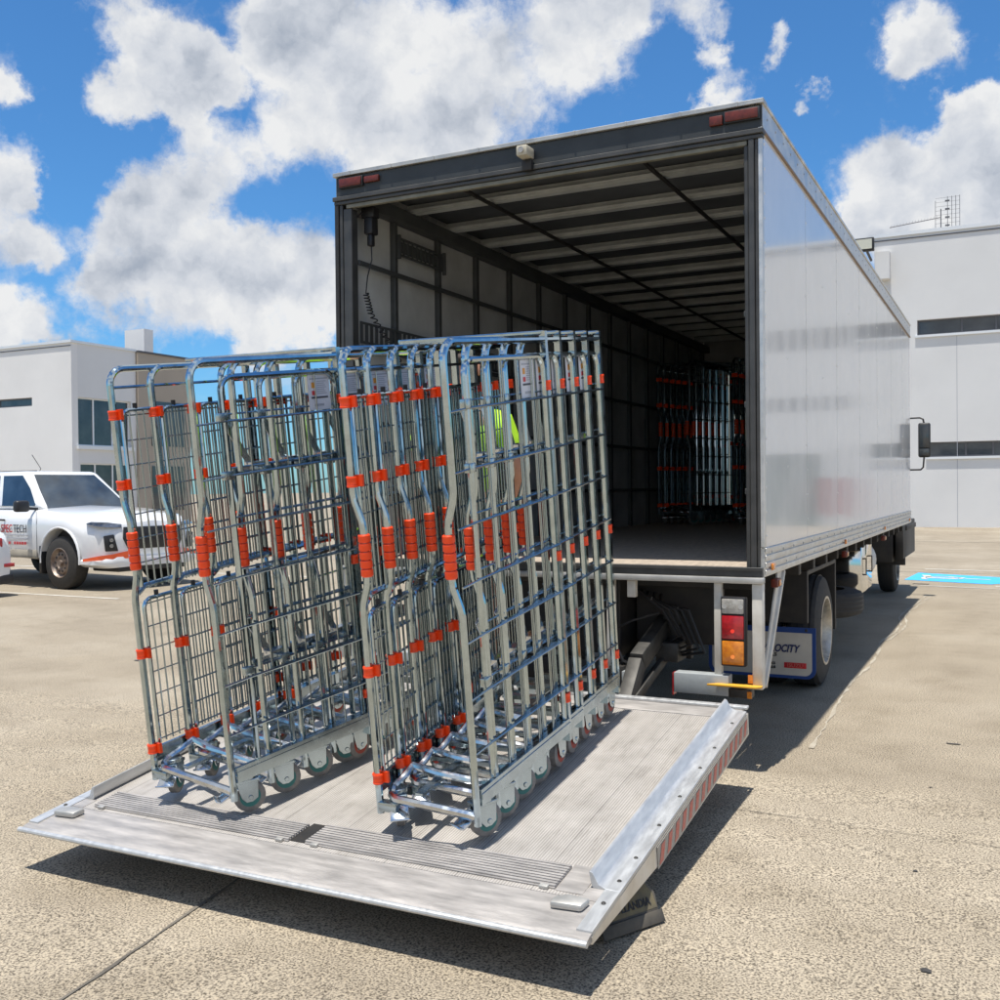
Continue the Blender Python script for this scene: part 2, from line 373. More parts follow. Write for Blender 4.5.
w_.add([(.30,11.52,.008),(.34,11.38,.008),(.26,11.72,.008),(.20,11.72,.008)], [[0,1,2,3]])
w_.add([(.33,11.74,.008),(.44,11.66,.008),(.40,11.44,.008),(.36,11.44,.008)], [[0,1,2,3]])
w_.add([(.44,11.56,.008),(.78,11.46,.008),(.78,11.40,.008),(.44,11.48,.008)], [[0,1,2,3]])
for i in range(14):
    a0, a1 = .6+i*.3, .6+(i+1)*.3
    w_.add([(.14+.30*math.cos(a0),11.45+.36*math.sin(a0),.008),(.14+.30*math.cos(a1),11.45+.36*math.sin(a1),.008),(.14+.24*math.cos(a1),11.45+.29*math.sin(a1),.008),(.14+.24*math.cos(a0),11.45+.29*math.sin(a0),.008)], [[0,1,2,3]]) if i < 11 else None
tag(w_.obj('wheelchair_symbol_marking', 'paint_white', smooth=0), kind='structure')
d_ = MB().box(-.19,.02,10.42,10.52,.002,.006); tag(d_.obj('drain_cover', 'joint', smooth=0), kind='structure')

# ------------------------------------------------------------------ buildings
def window_unit(parent, x0, x1, z0, z1, y, mull, depth=.12, sill=None, name='window', flip=1):
    """strip window in a wall facing -Y at y; sits in a recess made by its own reveal"""
    f = MB()
    f.box(x0, x1, y-.03, y+.02, z1-.05, z1); f.box(x0, x1, y-.03, y+.02, z0, z0+.05)
    for m in [x0+.025, x1-.025]+list(mull): f.box(m-.025, m+.025, y-.028, y+.018, z0+.05, z1-.05)
    fr = f.obj(name, 'win_frame', parent, smooth=0)
    p = MB().box(x0+.01, x1-.01, y+.0, y+.01, z0+.01, z1-.01); p.obj('pane', 'glass', fr, smooth=0)
    if sill: MB().box(x0-.05, x1+.05, y-.1, y-.002, z0-.07, z0-.002).obj('sill', sill, fr, smooth=0)

def wall_with_holes(mb, x0, x1, z0, z1, y0, y1, holes):
    """solid wall between y0 and y1 with rectangular holes (x0,x1,z0,z1)"""
    xs = sorted({x0, x1, *[h[0] for h in holes], *[h[1] for h in holes]}); zs = sorted({z0, z1, *[h[2] for h in holes], *[h[3] for h in holes]})
    def inside(x, z): return any(h[0] < x < h[1] and h[2] < z < h[3] for h in holes)
    for i in range(len(xs)-1):
        run = None
        for k in range(len(zs)-1):
            cx, cz = (xs[i]+xs[i+1])/2, (zs[k]+zs[k+1])/2
            if not inside(cx, cz):
                run = [zs[k], zs[k+1]] if run is None else [run[0], zs[k+1]]
            if (inside(cx, cz) or k == len(zs)-2) and run:
                mb.box(xs[i], xs[i+1], y0, y1, run[0], run[1]); run = None

BY = 31.35
bl = empty('office_building', Matrix.Translation((5, BY, 0)), off=(-5,-BY,0))
tag(bl, 'pale grey two storey building with long dark strip windows beyond the truck', 'building')
holes = [(-1.74,3.2,6.30,6.80), (4.4,7.1,6.05,6.80), (-1.43,3.2,2.30,2.78), (4.4,7.1,3.95,4.45), (4.85,7.1,.0,2.5), (3.2,4.4,6.30,6.80)]
SMALL = ((3.95,.13),(4.22,.13),(4.5,.22),(4.95,.13),(5.25,.20),(5.62,.24),(6.05,.22),(6.45,.13),(6.75,.30))
holes = [(-1.74,3.6,6.30,6.80), (-1.43,3.2,2.30,2.78), (4.85,7.1,0.,2.5)]+[(a, a+w, z0, z1) for z0, z1 in ((6.05,6.80),(3.95,4.45)) for a, w in SMALL]
wb = MB(); wall_with_holes(wb, -3.05, 12, 0, 9.62, BY, BY+.3, holes)
wb.box(-3.05,-2.75,BY+.3,BY+11,0,9.62); wb.box(11.7,12,BY+.3,BY+11,0,9.62); wb.box(-2.75,11.7,BY+10.7,BY+11,0,9.62); wb.box(-2.75,11.7,BY+.3,BY+10.7,9.2,9.4)
wb.obj('wall', 'wall_grey', bl, smooth=0)
MB().box(-3.10,12.05,BY-.05,BY+.36,9.622,9.74).obj('parapet_cap', 'parapet', bl, smooth=0)
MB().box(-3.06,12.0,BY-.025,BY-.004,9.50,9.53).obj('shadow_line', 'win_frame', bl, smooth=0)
for xx in (-.55,3.75,7.6): MB().box(xx-.008,xx+.008,BY-.006,BY-.001,0,6.2 if xx < 0 else 9.49).obj('panel_joint', 'label_grey', bl, smooth=0)
MB().tube([(2.55,BY-.06,0),(2.55,BY-.06,9.4)], .045, 8).obj('downpipe', 'wall_grey', bl)
window_unit(bl, -1.74,3.6,6.30,6.80, BY+.15, [-.4,.6,1.9], sill=None)
for a, w in SMALL: window_unit(bl, a,a+w,6.05,6.80, BY+.15, [])
window_unit(bl, -1.43,3.2,2.30,2.78, BY+.15, [-.3,.5,1.6])
for a, w in SMALL: window_unit(bl, a,a+w,3.95,4.45, BY+.15, [])
MB().box(-1.80,3.66,BY-.06,BY-.002,6.22,6.298).obj('window_ledge', 'parapet', bl, smooth=0)
MB().box(-1.49,3.26,BY-.06,BY-.002,2.22,2.298).obj('window_ledge', 'parapet', bl, smooth=0)
rd = MB()
for i in range(12): rd.box(4.86,7.09,BY+.12+.012*(i % 2),BY+.16,i*.208+.002,(i+1)*.208-.004)
rd.obj('roller_door', 'roller_green', bl, smooth=0)
MB().box(.9,3.5,BY+.26,BY+.29,6.62,6.70).obj('ceiling_lamp', mat('office_lamp_tube', (.9,.75,.5), .5, emit=((1,.75,.4), .9)), bl, smooth=0)
MB().box(-3.0,-2.55,BY-.35,BY-.002,8.2,9.1).obj('wall_box', 'wall_grey', bl, smooth=0)
for i, xx in enumerate((3.75, 4.05, 4.4, 4.65)):
    bn = MB(); bn.box(xx-.09,xx+.09,BY-1.02,BY-1.0,.35+.1*(i % 2),1.65); 
    pl_ = MB().cyl((xx+.11,BY-1.01,0),(xx+.11,BY-1.01,1.75),.012,8)
    e = empty('feather_banner', Matrix.Translation((xx+.11,BY-1.01,0)), off=(-(xx+.11),-(BY-1.01),0)); tag(e, 'red banner on a thin pole in front of the grey building', 'banner', 'red banners by the grey building')
    bn.obj('cloth', 'banner_red', e, smooth=0); pl_.obj('pole', 'win_frame', e)

fl = empty('flood_light', Matrix.Translation((-3.15, BY-.2, 9.2)), off=(3.15,-(BY-.2),-9.2)); tag(fl, 'square flood light on a bracket at the roof edge of the grey building', 'flood light')
MB().box(-3.62,-3.0,BY-.62,BY-.42,9.12,9.55).obj('housing', 'black_plastic', fl, bevel=.02)
MB().box(-3.56,-3.06,BY-.64,BY-.622,9.18,9.50).obj('lens', mat('flood_lens', (.62,.62,.52), .25), fl, smooth=0)
MB().bar((-3.3,BY-.42,9.3),(-3.15,BY-.0,8.9),.06,.06).obj('bracket', 'win_frame', fl)

an = empty('roof_antenna', Matrix.Translation((-1.05, BY+.8, 9.4)), off=(1.05,-(BY+.8),-9.4)); tag(an, 'thin television antenna with a long boom on the grey building roof', 'antenna')
ay = BY+.8
MB().tube([(-1.05,ay,9.4),(-1.05,ay,10.55)], .018, 6).obj('mast', 'win_frame', an)
b2 = MB(); b2.tube([(-2.65,ay,10.12),(-1.05,ay,10.27)], .018, 6)
for i in range(16):
    xx = -2.6+i*.095; zz = 10.12+(xx+2.65)*.094; b2.tube([(xx,ay-.12,zz-.05),(xx,ay+.12,zz+.10)], .004, 4)
b2.obj('boom', 'win_frame', an)
g2 = MB()
for xx in (-1.22,-.85,-.72,-.60,-.48): g2.tube([(xx,ay+.05,9.75),(xx,ay+.05,10.95-(.1 if xx < -1 else 0))], .008, 4)
for i in range(9): g2.tube([(-1.22,ay+.05,9.8+i*.14),(-.48,ay+.05,9.8+i*.14)], .005, 4)
g2.obj('reflector_grid', 'win_frame', an)
d2 = MB()
for i in range(4): d2.box(-.92,-.78,ay-.06,ay-.02,9.95+i*.27,10.0+i*.27)
d2.obj('dipole', 'win_frame', an)

# left building : corner at (-31.69, 23.28)
bw = empty('white_building', Matrix.Translation((-36,26,0)), off=(36,-26,0))
tag(bw, 'white rendered building with dark windows behind the white pickup', 'building')
X0, Y0, HT = -31.69, 23.28, 7.25
wb = MB()
hl = [(-38,-33.92,4.88,5.22), (-38,-33.69,2.05,2.31)]
wall_with_holes(wb, -46, X0, 0, HT, Y0, Y0+.3, hl)
wb.obj('wall', 'wall_white', bw, smooth=0)
wb = MB()   # wall facing +X: build as rotated wall, along +Y
T = Matrix.Translation((X0, Y0, 0)) @ Matrix.Rotation(PI/2, 4, 'Z')
hr = [(.30,3.0,3.25,5.15), (.38,3.0,.30,2.56)]
tmp = MB(); wall_with_holes(tmp, .3, 3.28, 0, HT, 0, .3, hr)
wb.add([T @ V(v) for v in tmp.v], tmp.f)
wb.box(-46,-45.7,Y0+.3,Y0+6,0,HT); wb.box(-45.7,X0-.3,Y0+5.7,Y0+6,0,HT); wb.box(-45.7,X0-.3,Y0+.3,Y0+5.7,HT-.5,HT-.3)
wb.obj('wall', 'wall_grey', bw, smooth=0)  # greyer material than the front wall: the less lit side put into colour
pc = MB(); pc.box(-46,X0+.06,Y0-.06,Y0+.34,HT+.002,HT+.10); pc.box(X0-.3,X0+.06,Y0+.342,Y0+3.28,HT+.002,HT+.10); pc.obj('parapet_cap', 'parapet', bw, smooth=0)
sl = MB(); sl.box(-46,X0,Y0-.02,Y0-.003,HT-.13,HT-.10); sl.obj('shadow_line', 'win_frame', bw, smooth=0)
window_unit(bw, -38,-33.92,4.88,5.22, Y0+.15, [-36]); window_unit(bw, -38,-33.69,2.05,2.31, Y0+.15, [-36])
def side_window(y0, y1, z0, z1, mull):
    x = X0-.15; f = MB(); f.box(x-.02,x+.03,y0,y1,z1-.05,z1); f.box(x-.02,x+.03,y0,y1,z0,z0+.05)
    for m in [y0+.03, y1-.03]+mull: f.box(x-.018,x+.028,m-.035,m+.035,z0+.05,z1-.05)
    fr = f.obj('window', 'parapet', bw, smooth=0)
    MB().box(x-.01,x,y0+.01,y1-.01,z0+.01,z1-.01).obj('pane', 'glass', fr, smooth=0)
    MB().box(X0+.002,X0+.12,y0-.1,y1+.1,z0-.14,z0-.002).obj('sill', 'parapet', fr, smooth=0)
side_window(Y0+.30,Y0+3.0,3.25,5.15,[Y0+1.15,Y0+2.1]); side_window(Y0+.38,Y0+3.0,.30,2.56,[Y0+1.2,Y0+2.1])
bt = empty('tan_building', Matrix.Translation((-35,31,0)), off=(35,-31,0)); tag(bt, 'tan rendered building wing behind the roll cages', 'building')
MB().box(-40,X0+.12,Y0+3.30,Y0+6.30,0,HT-.02).obj('wall', 'wall_tan', bt, smooth=0)
MB().box(-40.05,X0+.17,Y0+3.285,Y0+6.35,HT-.018,HT+.06).obj('roof_edge', 'win_frame', bt, smooth=0)
MB().box(X0+.13,X0+.15,Y0+4.0,Y0+5.9,3.35,5.25).obj('window', 'glass', bt, smooth=0)
MB().box(X0+.13,X0+.15,Y0+4.0,Y0+5.9,.6,2.5).obj('window', 'glass', bt, smooth=0)
rt = MB().box(-38.5,-37.2,32.45,33.05,0,9.45); o = rt.obj('roof_plant_room', 'wall_white', bw, smooth=0)

# ------------------------------------------------------------------ world, sun, camera
def world():
    w = bpy.data.worlds.new('World'); SC.world = w; w.use_nodes = True; nt = w.node_tree; N, L = nt.nodes, nt.links
    bg = N['Background']; bg.inputs['Strength'].default_value = .08
    sky = N.new('ShaderNodeTexSky'); sky.sky_type = 'NISHITA'; sky.sun_disc = False; sky.sun_elevation = math.radians(79.5); sky.sun_rotation = math.radians(180)
    sky.air_density = 1.0; sky.dust_density = .4; sky.ozone_density = 3.0
    tc = N.new('ShaderNodeTexCoord'); D = tc.outputs['Generated']
    def vm(op, a, b=None, s=None):
        n = N.new('ShaderNodeVectorMath'); n.operation = op
        for k, x in ((0, a), (1, b)):
            if x is None: continue
            if isinstance(x, (tuple, Vector)): n.inputs[k].default_value = tuple(x)
            else: L.new(x, n.inputs[k])
        if s is not None: n.inputs['Scale'].default_value = s
        return n.outputs['Value' if op in ('DISTANCE', 'DOT_PRODUCT') else 'Vector']
    def ma(op, a, b=None, c=None, clamp=False):
        n = N.new('ShaderNodeMath'); n.operation = op; n.use_clamp = clamp
        for k, x in enumerate((a, b, c)):
            if x is None: continue
            if isinstance(x, (int, float)): n.inputs[k].default_value = x
            else: L.new(x, n.inputs[k])
        return n.outputs[0]
    def mr(x, a, b, c, d, smooth=True):
        n = N.new('ShaderNodeMapRange'); n.interpolation_type = 'SMOOTHSTEP' if smooth else 'LINEAR'
        L.new(x, n.inputs[0])
        for k, v in zip((1, 2, 3, 4), (a, b, c, d)): n.inputs[k].default_value = v
        return n.outputs[0]
    def noise(v, scale, detail=6, rough=.6, col=False):
        n = N.new('ShaderNodeTexNoise'); n.inputs['Scale'].default_value = scale; n.inputs['Detail'].default_value = detail; n.inputs['Roughness'].default_value = rough
        L.new(v, n.inputs['Vector']); return n.outputs['Color' if col else 'Fac']
    blobs = [(-52.5,19.8,1.1),(-52.8,16.0,2.4),(-51.2,15.0,1.3),(-46.3,22.9,2.2),(-44.9,21.2,2.5),(-42.9,20.7,2.6),(-41.8,21.3,2.0),(-46.9,19.9,1.7),(-43.6,19.0,1.8),(-38.9,23.1,2.7),(-35.7,22.6,4.7),(-30.8,22.1,5.3),(-25.2,22.5,4.7),(-21.4,23.8,3.3),(-18.9,25.5,2.5),(-37.8,24.5,3.3),(-29.7,18.9,3.1),(-34.7,19.6,3.3),(-32.5,18.2,2.8),(-38.5,18.4,2.6),(-41.9,17.0,2.6),(-44.5,15.6,2.7),(-46.0,14.2,2.2),(-47.0,11.9,2.4),(-48.0,9.9,2.2),(-43.2,13.2,3.2),(-40.7,10.7,3.1),(-38.3,12.9,2.7),(-37.2,10.6,2.6),(-44.3,10.1,2.9),(-40.6,12.5,2.7),(-39.9,7.9,1.9),(-37.5,8.4,1.9),(-35.6,9.8,1.9),(-53.0,12.4,2.7),(-50.8,12.2,1.7),(-51.5,8.7,1.9),(-52.9,8.1,2.2),(-49.7,7.5,1.3),(-4.0,21.8,2.1),(-4.5,21.2,1.8),(-15.4,24.3,2.0),(-14.8,22.5,1.1),(-14.1,20.2,1.6),(-15.4,20.0,1.2),(-11.4,22.3,1.0),(-9.4,20.0,1.0),(-7.4,15.4,2.1),(-5.5,15.9,2.2),(-3.1,15.9,2.8),(-.6,17.1,3.1),(-.1,13.9,4.2),(-6.2,13.1,2.5),(-3.8,13.1,3.1),(-8.1,14.0,1.4),(-1.7,18.7,1.4)]
    nz = noise(D, 13, 8, .62, True)
    off = vm('SCALE', vm('SUBTRACT', nz, (.5,.5,.5)), s=.085)
    nz2 = noise(D, 45, 5, .6, True)
    off2 = vm('SCALE', vm('SUBTRACT', nz2, (.5,.5,.5)), s=.022)
    DD = vm('ADD', vm('ADD', D, off), off2)
    tot = None
    for az, el, r in blobs:
        a, e = math.radians(az), math.radians(el); c = (math.sin(a)*math.cos(e), math.cos(a)*math.cos(e), math.sin(e)); rr = math.radians(r)*1.12
        x = mr(vm('DISTANCE', DD, c), rr*.15, rr, 1, 0)
        tot = x if tot is None else ma('ADD', tot, x)
    # clouds elsewhere in the sky (seen only in reflections and as fill)
    fwd = vm('DOT_PRODUCT', D, (-.4476,.8942,.05))
    away = mr(fwd, .55, .75, 1, 0)
    gen = ma('MULTIPLY', mr(noise(D, 3.2, 6, .6), .45, .58, 0, 1.0), away)
    tot = ma('ADD', tot, gen)
    low = noise(vm('ADD', D, off2), 15, 9, .66)
    alpha = mr(ma('ADD', tot, mr(low, .3, .7, -.46, .46, False)), .06, 1.0, 0, 1)
    up = vm('ADD', D, (-.022, -.010, .040))
    n1 = noise(vm('ADD', D, off2), 8.5, 9, .5); n2 = noise(vm('ADD', up, off2), 8.5, 9, .5)
    relief = ma('MULTIPLY', ma('SUBTRACT', n1, n2), 1.9)
    fine = ma('MULTIPLY', ma('SUBTRACT', noise(vm('ADD', D, off2), 34, 5, .55), .5), .55)
    thick = mr(tot, .7, 2.6, .0, .26)
    br = ma('SUBTRACT', ma('ADD', ma('ADD', .64, relief), fine), thick, None, True)
    ramp = N.new('ShaderNodeValToRGB'); e = ramp.color_ramp.elements
    e[0].position = .10; e[0].color = (.44,.50,.60,1); e[1].position = .85; e[1].color = (.98,.99,1.0,1)
    x = e.new(.48); x.color = (.74,.78,.85,1)
    L.new(br, ramp.inputs['Fac'])
    cl = N.new('ShaderNodeMix'); cl.data_type = 'RGBA'; cl.blend_type = 'MULTIPLY'; cl.inputs[0].default_value = 1; L.new(ramp.outputs['Color'], cl.inputs[6]); cl.inputs[7].default_value = (9.3,9.3,9.3,1)
    tint = N.new('ShaderNodeMix'); tint.data_type = 'RGBA'; tint.blend_type = 'MULTIPLY'; tint.inputs[0].default_value = 1; L.new(sky.outputs['Color'], tint.inputs[6]); tint.inputs[7].default_value = SKY_TINT
    mx = N.new('ShaderNodeMix'); mx.data_type = 'RGBA'; L.new(alpha, mx.inputs[0]); L.new(tint.outputs[2], mx.inputs[6]); L.new(cl.outputs[2], mx.inputs[7])
    L.new(mx.outputs[2], bg.inputs['Color'])
    w.cycles.sampling_method = 'MANUAL'; w.cycles.sample_map_resolution = 512
SKY_TINT = (.62,1.18,1.60,1)
world()
sun = bpy.data.lights.new('sun', 'SUN'); sun.energy = 5.0; sun.angle = math.radians(.53); sun.color = (1,.95,.87)
so = bpy.data.objects.new('sun', sun); COL.objects.link(so); so.rotation_euler = V((.012,.18,-1)).to_track_quat('-Z', 'Y').to_euler()
cam = bpy.data.cameras.new('camera'); cam.sensor_width = 36; cam.lens = 1026.954/1000*36; cam.clip_end = 2000; cam.clip_start = .05
co = bpy.data.objects.new('camera', cam); COL.objects.link(co); SC.camera = co
co.matrix_world = frame((1.0878,-5.0444,.4456+G), (.89421885,.44752555,-.00967137), (.00373007,.01415527,.99989285), (.4476145,-.89415911,.0109886))
SC.view_settings.view_transform = 'Standard'; SC.view_settings.look = 'None'; SC.view_settings.gamma = 1; SC.view_settings.exposure = .22

# ------------------------------------------------------------------ the truck
TB = V((-1.25, 4.0, 0))
tk = empty('box_truck', Matrix.Translation(TB), off=tuple(V((0,0,G))-TB))
tag(tk, 'white box truck with open rear cargo body and lowered tail lift', 'truck')
W, H, LB = 2.5, 2.317, 7.89
def part(mb, name, m, parent=None, **k): return mb.obj(name, m, parent or tk, **k)
def sub(mb, name, m, parent, **k):      # sub-part: parent has no offset of its own; keep coordinates of the truck
    k.setdefault('smooth', 35); return mb.obj(name, m, parent, **k)

SEAM = 1.163
pr_ = MB(); sm = MB(); rv = pr_
y = .03
ys = [.03]+[SEAM*i for i in range(1, 7)]+[LB]
for i in range(len(ys)-1):
    pr_.box(-.030, 0, ys[i]+.0035, ys[i+1]-.0035, .146, 2.19)
for yy in ys[1:-1]:
    sm.box(-.028, -.004, yy-.0035, yy+.0035, .147, 2.189)
    for k in range(14): rv.dome((0, yy+.022, .25+k*.145), (1,0,0), .007, .003); rv.dome((0, yy-.022, .25+k*.145), (1,0,0), .006, .003) if k % 2 else None
for k in range(17): rv.dome((0, .055, .2+k*.12), (1,0,0), .008, .004)
for i in range(len(ys)-1):
    for k in range(3): rv.dome((0, (ys[i]+ys[i+1])/2, .55+k*.58), (1,0,0), .0075, .003)
part(sm, 'panel_joint', 'seam', smooth=0); part(pr_, 'side_panel', 'white_panel')
lr = MB()
lr.box(-.05, .002, .0, LB, .002, .145)
for k in range(4): lr.box(.003, .010, .0, LB, .012+k*.036, .036+k*.036)
part(lr, 'lower_side_rail', 'alu', bevel=.002, seg=1)
lrv = MB()
for k in range(28): lrv.dome((.010, .12+k*.283, .12), (1,0,0), .008, .004); lrv.dome((.010, .2+k*.283, .05), (1,0,0), .007, .003)
part(lrv, 'rail_rivet_row', 'seam')
cr = MB(); cr.box(-.06, .006, .0, LB, 2.192, 2.30); cr.box(-.06, .014, .0, LB, 2.301, 2.3175); cr.box(-.01, .010, .0, LB, 2.176, 2.191)
part(cr, 'upper_side_rail', 'alu', bevel=.002, seg=1)
crv = MB()
for k in range(40): crv.dome((.006, .1+k*.198, 2.25), (1,0,0), .007, .003)
part(crv, 'rail_rivet_row', 'seam')
part(MB().box(-.004,.0125,.0,LB,2.166,2.175), 'side_trim_strip', mat('brown_trim', (.25,.17,.11), .5), smooth=0)
# left side
ll = MB(); ll.box(-2.5,-2.46,.03,LB,.146,2.19); part(ll, 'side_panel', 'white_panel', smooth=0)
part(MB().box(-2.51,-2.45,0,LB,.002,.145), 'lower_side_rail', 'alu', smooth=0)
part(MB().box(-2.506,-2.44,0,LB,2.192,2.325), 'upper_side_rail', 'alu', smooth=0)
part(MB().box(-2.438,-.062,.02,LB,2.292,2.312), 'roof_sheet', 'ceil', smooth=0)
part(MB().box(-2.438,-.062,.02,LB,2.3125,2.322), 'roof_skin', 'white_panel', smooth=0)
part(MB().box(-2.458,-.032,LB-.05,LB,.0,2.291), 'front_bulkhead', 'liner', smooth=0)
# interior liner
for x0 in (-2.458,-.050): part(MB().box(x0,x0+.016,.08,LB-.055,.052,2.19), 'wall_liner', 'liner', smooth=0)
st = MB(); yy = .50
studs = []
while yy < LB-.1: studs.append(yy); yy += .555
for yy in studs:
    for x0, x1 in ((-2.440,-2.405),(-.087,-.052)): part(MB().box(x0, x1, yy-.02, yy+.02, .052, 2.15), 'wall_stud', 'stud', bevel=.003, seg=1)
rl = MB()
for z in (1.80, 1.30, .85, .42):
    for x0 in (-2.403,-.107): part(MB().box(x0,x0+.018,.06,LB-.06,z-.014,z+.014), 'load_rail', 'stud', bevel=.002, seg=1)
# perforated rail
pf = MB(); pf.box(-2.402,-2.396,.52,1.08,1.93,1.945); pf.box(-2.402,-2.396,.52,1.08,2.035,2.05); 
for k in range(11): pf.box(-2.402,-2.396,.52+k*.054,.532+k*.054,1.945,2.035)
pf.box(-2.404,-2.4025,.52,1.08,1.955,2.025)
for k in range(2): pf.box(-2.402,-2.380,.505+k*.575,.520+k*.575,1.91,2.06)
part(pf, 'perforated_rail', 'stud', smooth=0)
pf = MB(); pf.box(-2.402,-2.396,.08,1.9,1.44,1.455); pf.box(-2.402,-2.396,.08,1.9,1.325,1.34)
for k in range(34): pf.box(-2.402,-2.396,.08+k*.054,.105+k*.054,1.34,1.44)
part(pf, 'perforated_rail', 'stud', smooth=0)
# ceiling bows
bo = MB(); yy = .16
while yy < LB-.1:
    bo = MB(); bo.box(-2.438,-.062,yy+.020,yy+.026,2.235,2.291); bo.box(-2.438,-.062,yy-.030,yy+.030,2.222,2.234); bo.box(-2.438,-.062,yy-.030,yy-.024,2.235,2.250); yy += .515
    part(bo, 'ceiling_bow', 'bow', smooth=0)
for x0 in (-2.440,-.130): part(MB().box(x0,x0+.08,.03,LB-.06,2.135,2.219), 'ceiling_corner_rail', 'stud', bevel=.005, seg=1)
for x0 in (-1.80,-.70): part(MB().tube([(x0,.1,2.207),(x0,LB-.1,2.207)], .013, 8), 'conduit', 'chassis')
# floor
fl_ = MB()
for k in range(16): fl_.box(-2.44+k*.1493,-2.44+(k+1)*.1493-.002,.005,LB-.06,.004,.05)
part(fl_, 'cargo_floor', 'cargo_floor', smooth=0)
# rear frame
hd = MB(); hd.box(-2.50,.004,-.010,.05,2.181,2.294); part(hd, 'rear_header', 'header_grey', bevel=.004, seg=1)
hc = MB(); hc.box(-2.512,.015,-.026,.06,2.2965,2.319)
for k in range(9): hc.box(-2.4+k*.285,-2.388+k*.285,-.0295,-.0265,2.296,2.3195)
part(hc, 'header_cap', 'alu_dull', bevel=.004, seg=1)
hb = MB(); hb.box(-2.515,.012,-.028,.03,2.153,2.178); hb.box(-2.51,.008,-.018,.02,2.132,2.151); part(hb, 'header_ledge', 'frame_grey', bevel=.003, seg=1)
part(MB().box(-2.43,-.07,-.008,.02,2.108,2.130), 'header_trim', mat('cream_trim', (.20,.19,.145), .55, var=.3, vscale=12), bevel=.002, seg=1)
ps = MB()
ps.box(-.062,-.034,-.022,.07,-.0,2.131); ps.box(-.086,-.064,-.006,.06,.0,2.107); ps.box(-.032,-.018,-.014,.03,.05,2.131)
part(ps, 'rear_post', 'frame_grey', bevel=.004, seg=1)
part(MB().box(-.017,.004,-.010,.028,.146,2.19), 'corner_trim', 'alu', bevel=.003, seg=1)
ps = MB(); ps.box(-2.505,-2.478,-.022,.05,-.0,2.131); part(ps, 'rear_post', 'chassis', bevel=.004, seg=1)
ps = MB(); ps.box(-2.476,-2.455,-.012,.05,.05,2.131); ps.box(-2.453,-2.395,-.006,.06,.0,2.107); part(ps, 'rear_post', 'frame_grey', bevel=.004, seg=1)
sl = MB(); sl.box(-2.49,-.006,-.028,.003,.004,.047); sl.box(-2.49,-.006,-.035,-.03,.035,.05)
for k in range(6): sl.box(-.9-k*.28,-.89-k*.28,-.031,-.0285,.01,.03)
part(sl, 'rear_sill', 'frame_grey', bevel=.003, seg=1)
sl = MB(); sl.box(-2.50,.003,-.045,.0,-.030,.001); part(sl, 'sill_lip', 'alu_dull', bevel=.006)
# header lights
for x0, x1, nm in ((-.178,-.004,'amber'),(-2.47,-2.30,'amber')):
    h = part(MB().box(x0,x1,-.028,-.011,2.222,2.282), 'marker_light', 'black_plastic', bevel=.004)
    sub(MB().box(x0+.008,x1-.008,-.036,-.0285,2.228,2.276), 'lens', 'dull_red_lens', h, bevel=.003)
part(MB().box(-.25,-.185,-.030,-.011,2.222,2.268), 'marker_light', 'dull_red_lens', bevel=.004)
part(MB().box(-2.29,-2.19,-.030,-.011,2.235,2.27), 'marker_light', 'dull_red_lens', bevel=.004)
cb = MB(); cb.box(-1.265,-1.200,-.12,-.02,2.205,2.262); cb = part(cb, 'work_light', mat('cream_lamp', (.50,.46,.36), .5), bevel=.01)
sub(MB().cyl((-1.232,-.121,2.234),(-1.232,-.128,2.234),.016,12), 'lens', 'clear_lens', cb)
part(MB().box(-1.262,-1.205,-.055,-.029,2.145,2.203), 'light_bracket', 'chassis', bevel=.004)
# pendant control
pc_ = MB(); pc_.box(-2.40,-2.31,.10,.17,2.07,2.134); pc_.box(-2.375,-2.315,.09,.16,1.97,2.07); pc_.box(-2.36,-2.325,.10,.14,1.90,1.97)
part(pc_, 'pendant_control', 'black_plastic', bevel=.008)
cbp = [(-2.34,.12,1.905),(-2.335,.115,1.82),(-2.36,.105,1.72),(-2.37,.10,1.62)]
hx = []
A = [V((-2.37,.10,1.62)),V((-2.35,.12,1.50)),V((-2.29,.24,1.32)),V((-2.22,.36,1.10)),V((-2.15,.46,.85))]
nn = 260
for i in range(nn):
    t = i/(nn-1)*(len(A)-1); k = min(int(t), len(A)-2); q = A[k].lerp(A[k+1], t-k); a = i/nn*2*PI*27
    tight = .016; hx.append(q+V((math.cos(a)*tight, math.sin(a)*tight*1.0, 0)))
cbm = MB(); cbm.tube(cbp+hx, .0042, 5); cbm.tube([(-2.46,.05,2.0),(-2.42,.07,2.06),(-2.39,.10,2.10)], .006, 5)
part(cbm, 'coiled_cable', 'black_plastic')
# underbody
ch = MB()
for x in (-1.68,-.90): ch.box(x-.04,x+.04,.35,9.6,-.34,-.09)
for k in range(16): ch.box(-2.44,-.06,.25+k*.49,.31+k*.49,-.088,-.002)
ch.box(-1.64,-.94,1.0,1.1,-.32,-.14); ch.box(-1.64,-.94,3.4,3.5,-.32,-.14); ch.box(-1.64,-.94,5.4,5.5,-.32,-.14)
ch.box(-2.3,-1.8,.5,1.2,-.5,-.12); ch.box(-.78,-.30,.35,.40,-.40,-.05)
ch.cyl((-2.1,2.38,-.565),(-.4,2.38,-.565),.075,16); ch.cyl((-1.45,2.38,-.565),(-1.13,2.38,-.565),.17,20)
ch.box(-1.9,-1.55,3.5,5.4,-.62,-.15)
part(ch, 'chassis_frame', 'chassis', bevel=.006, seg=1)
inn = MB(); inn.box(-.80,-.79,.12,.7,-.46,-.04); inn.box(-1.9,-.5,.46,.50,-.50,-.08)
for (x, z) in ((-.62,-.12),(-.62,-.22),(-.70,-.33),(-1.0,-.14),(-1.15,-.2)): inn.cyl((x,.459,z),(x,.44,z),.011,8)
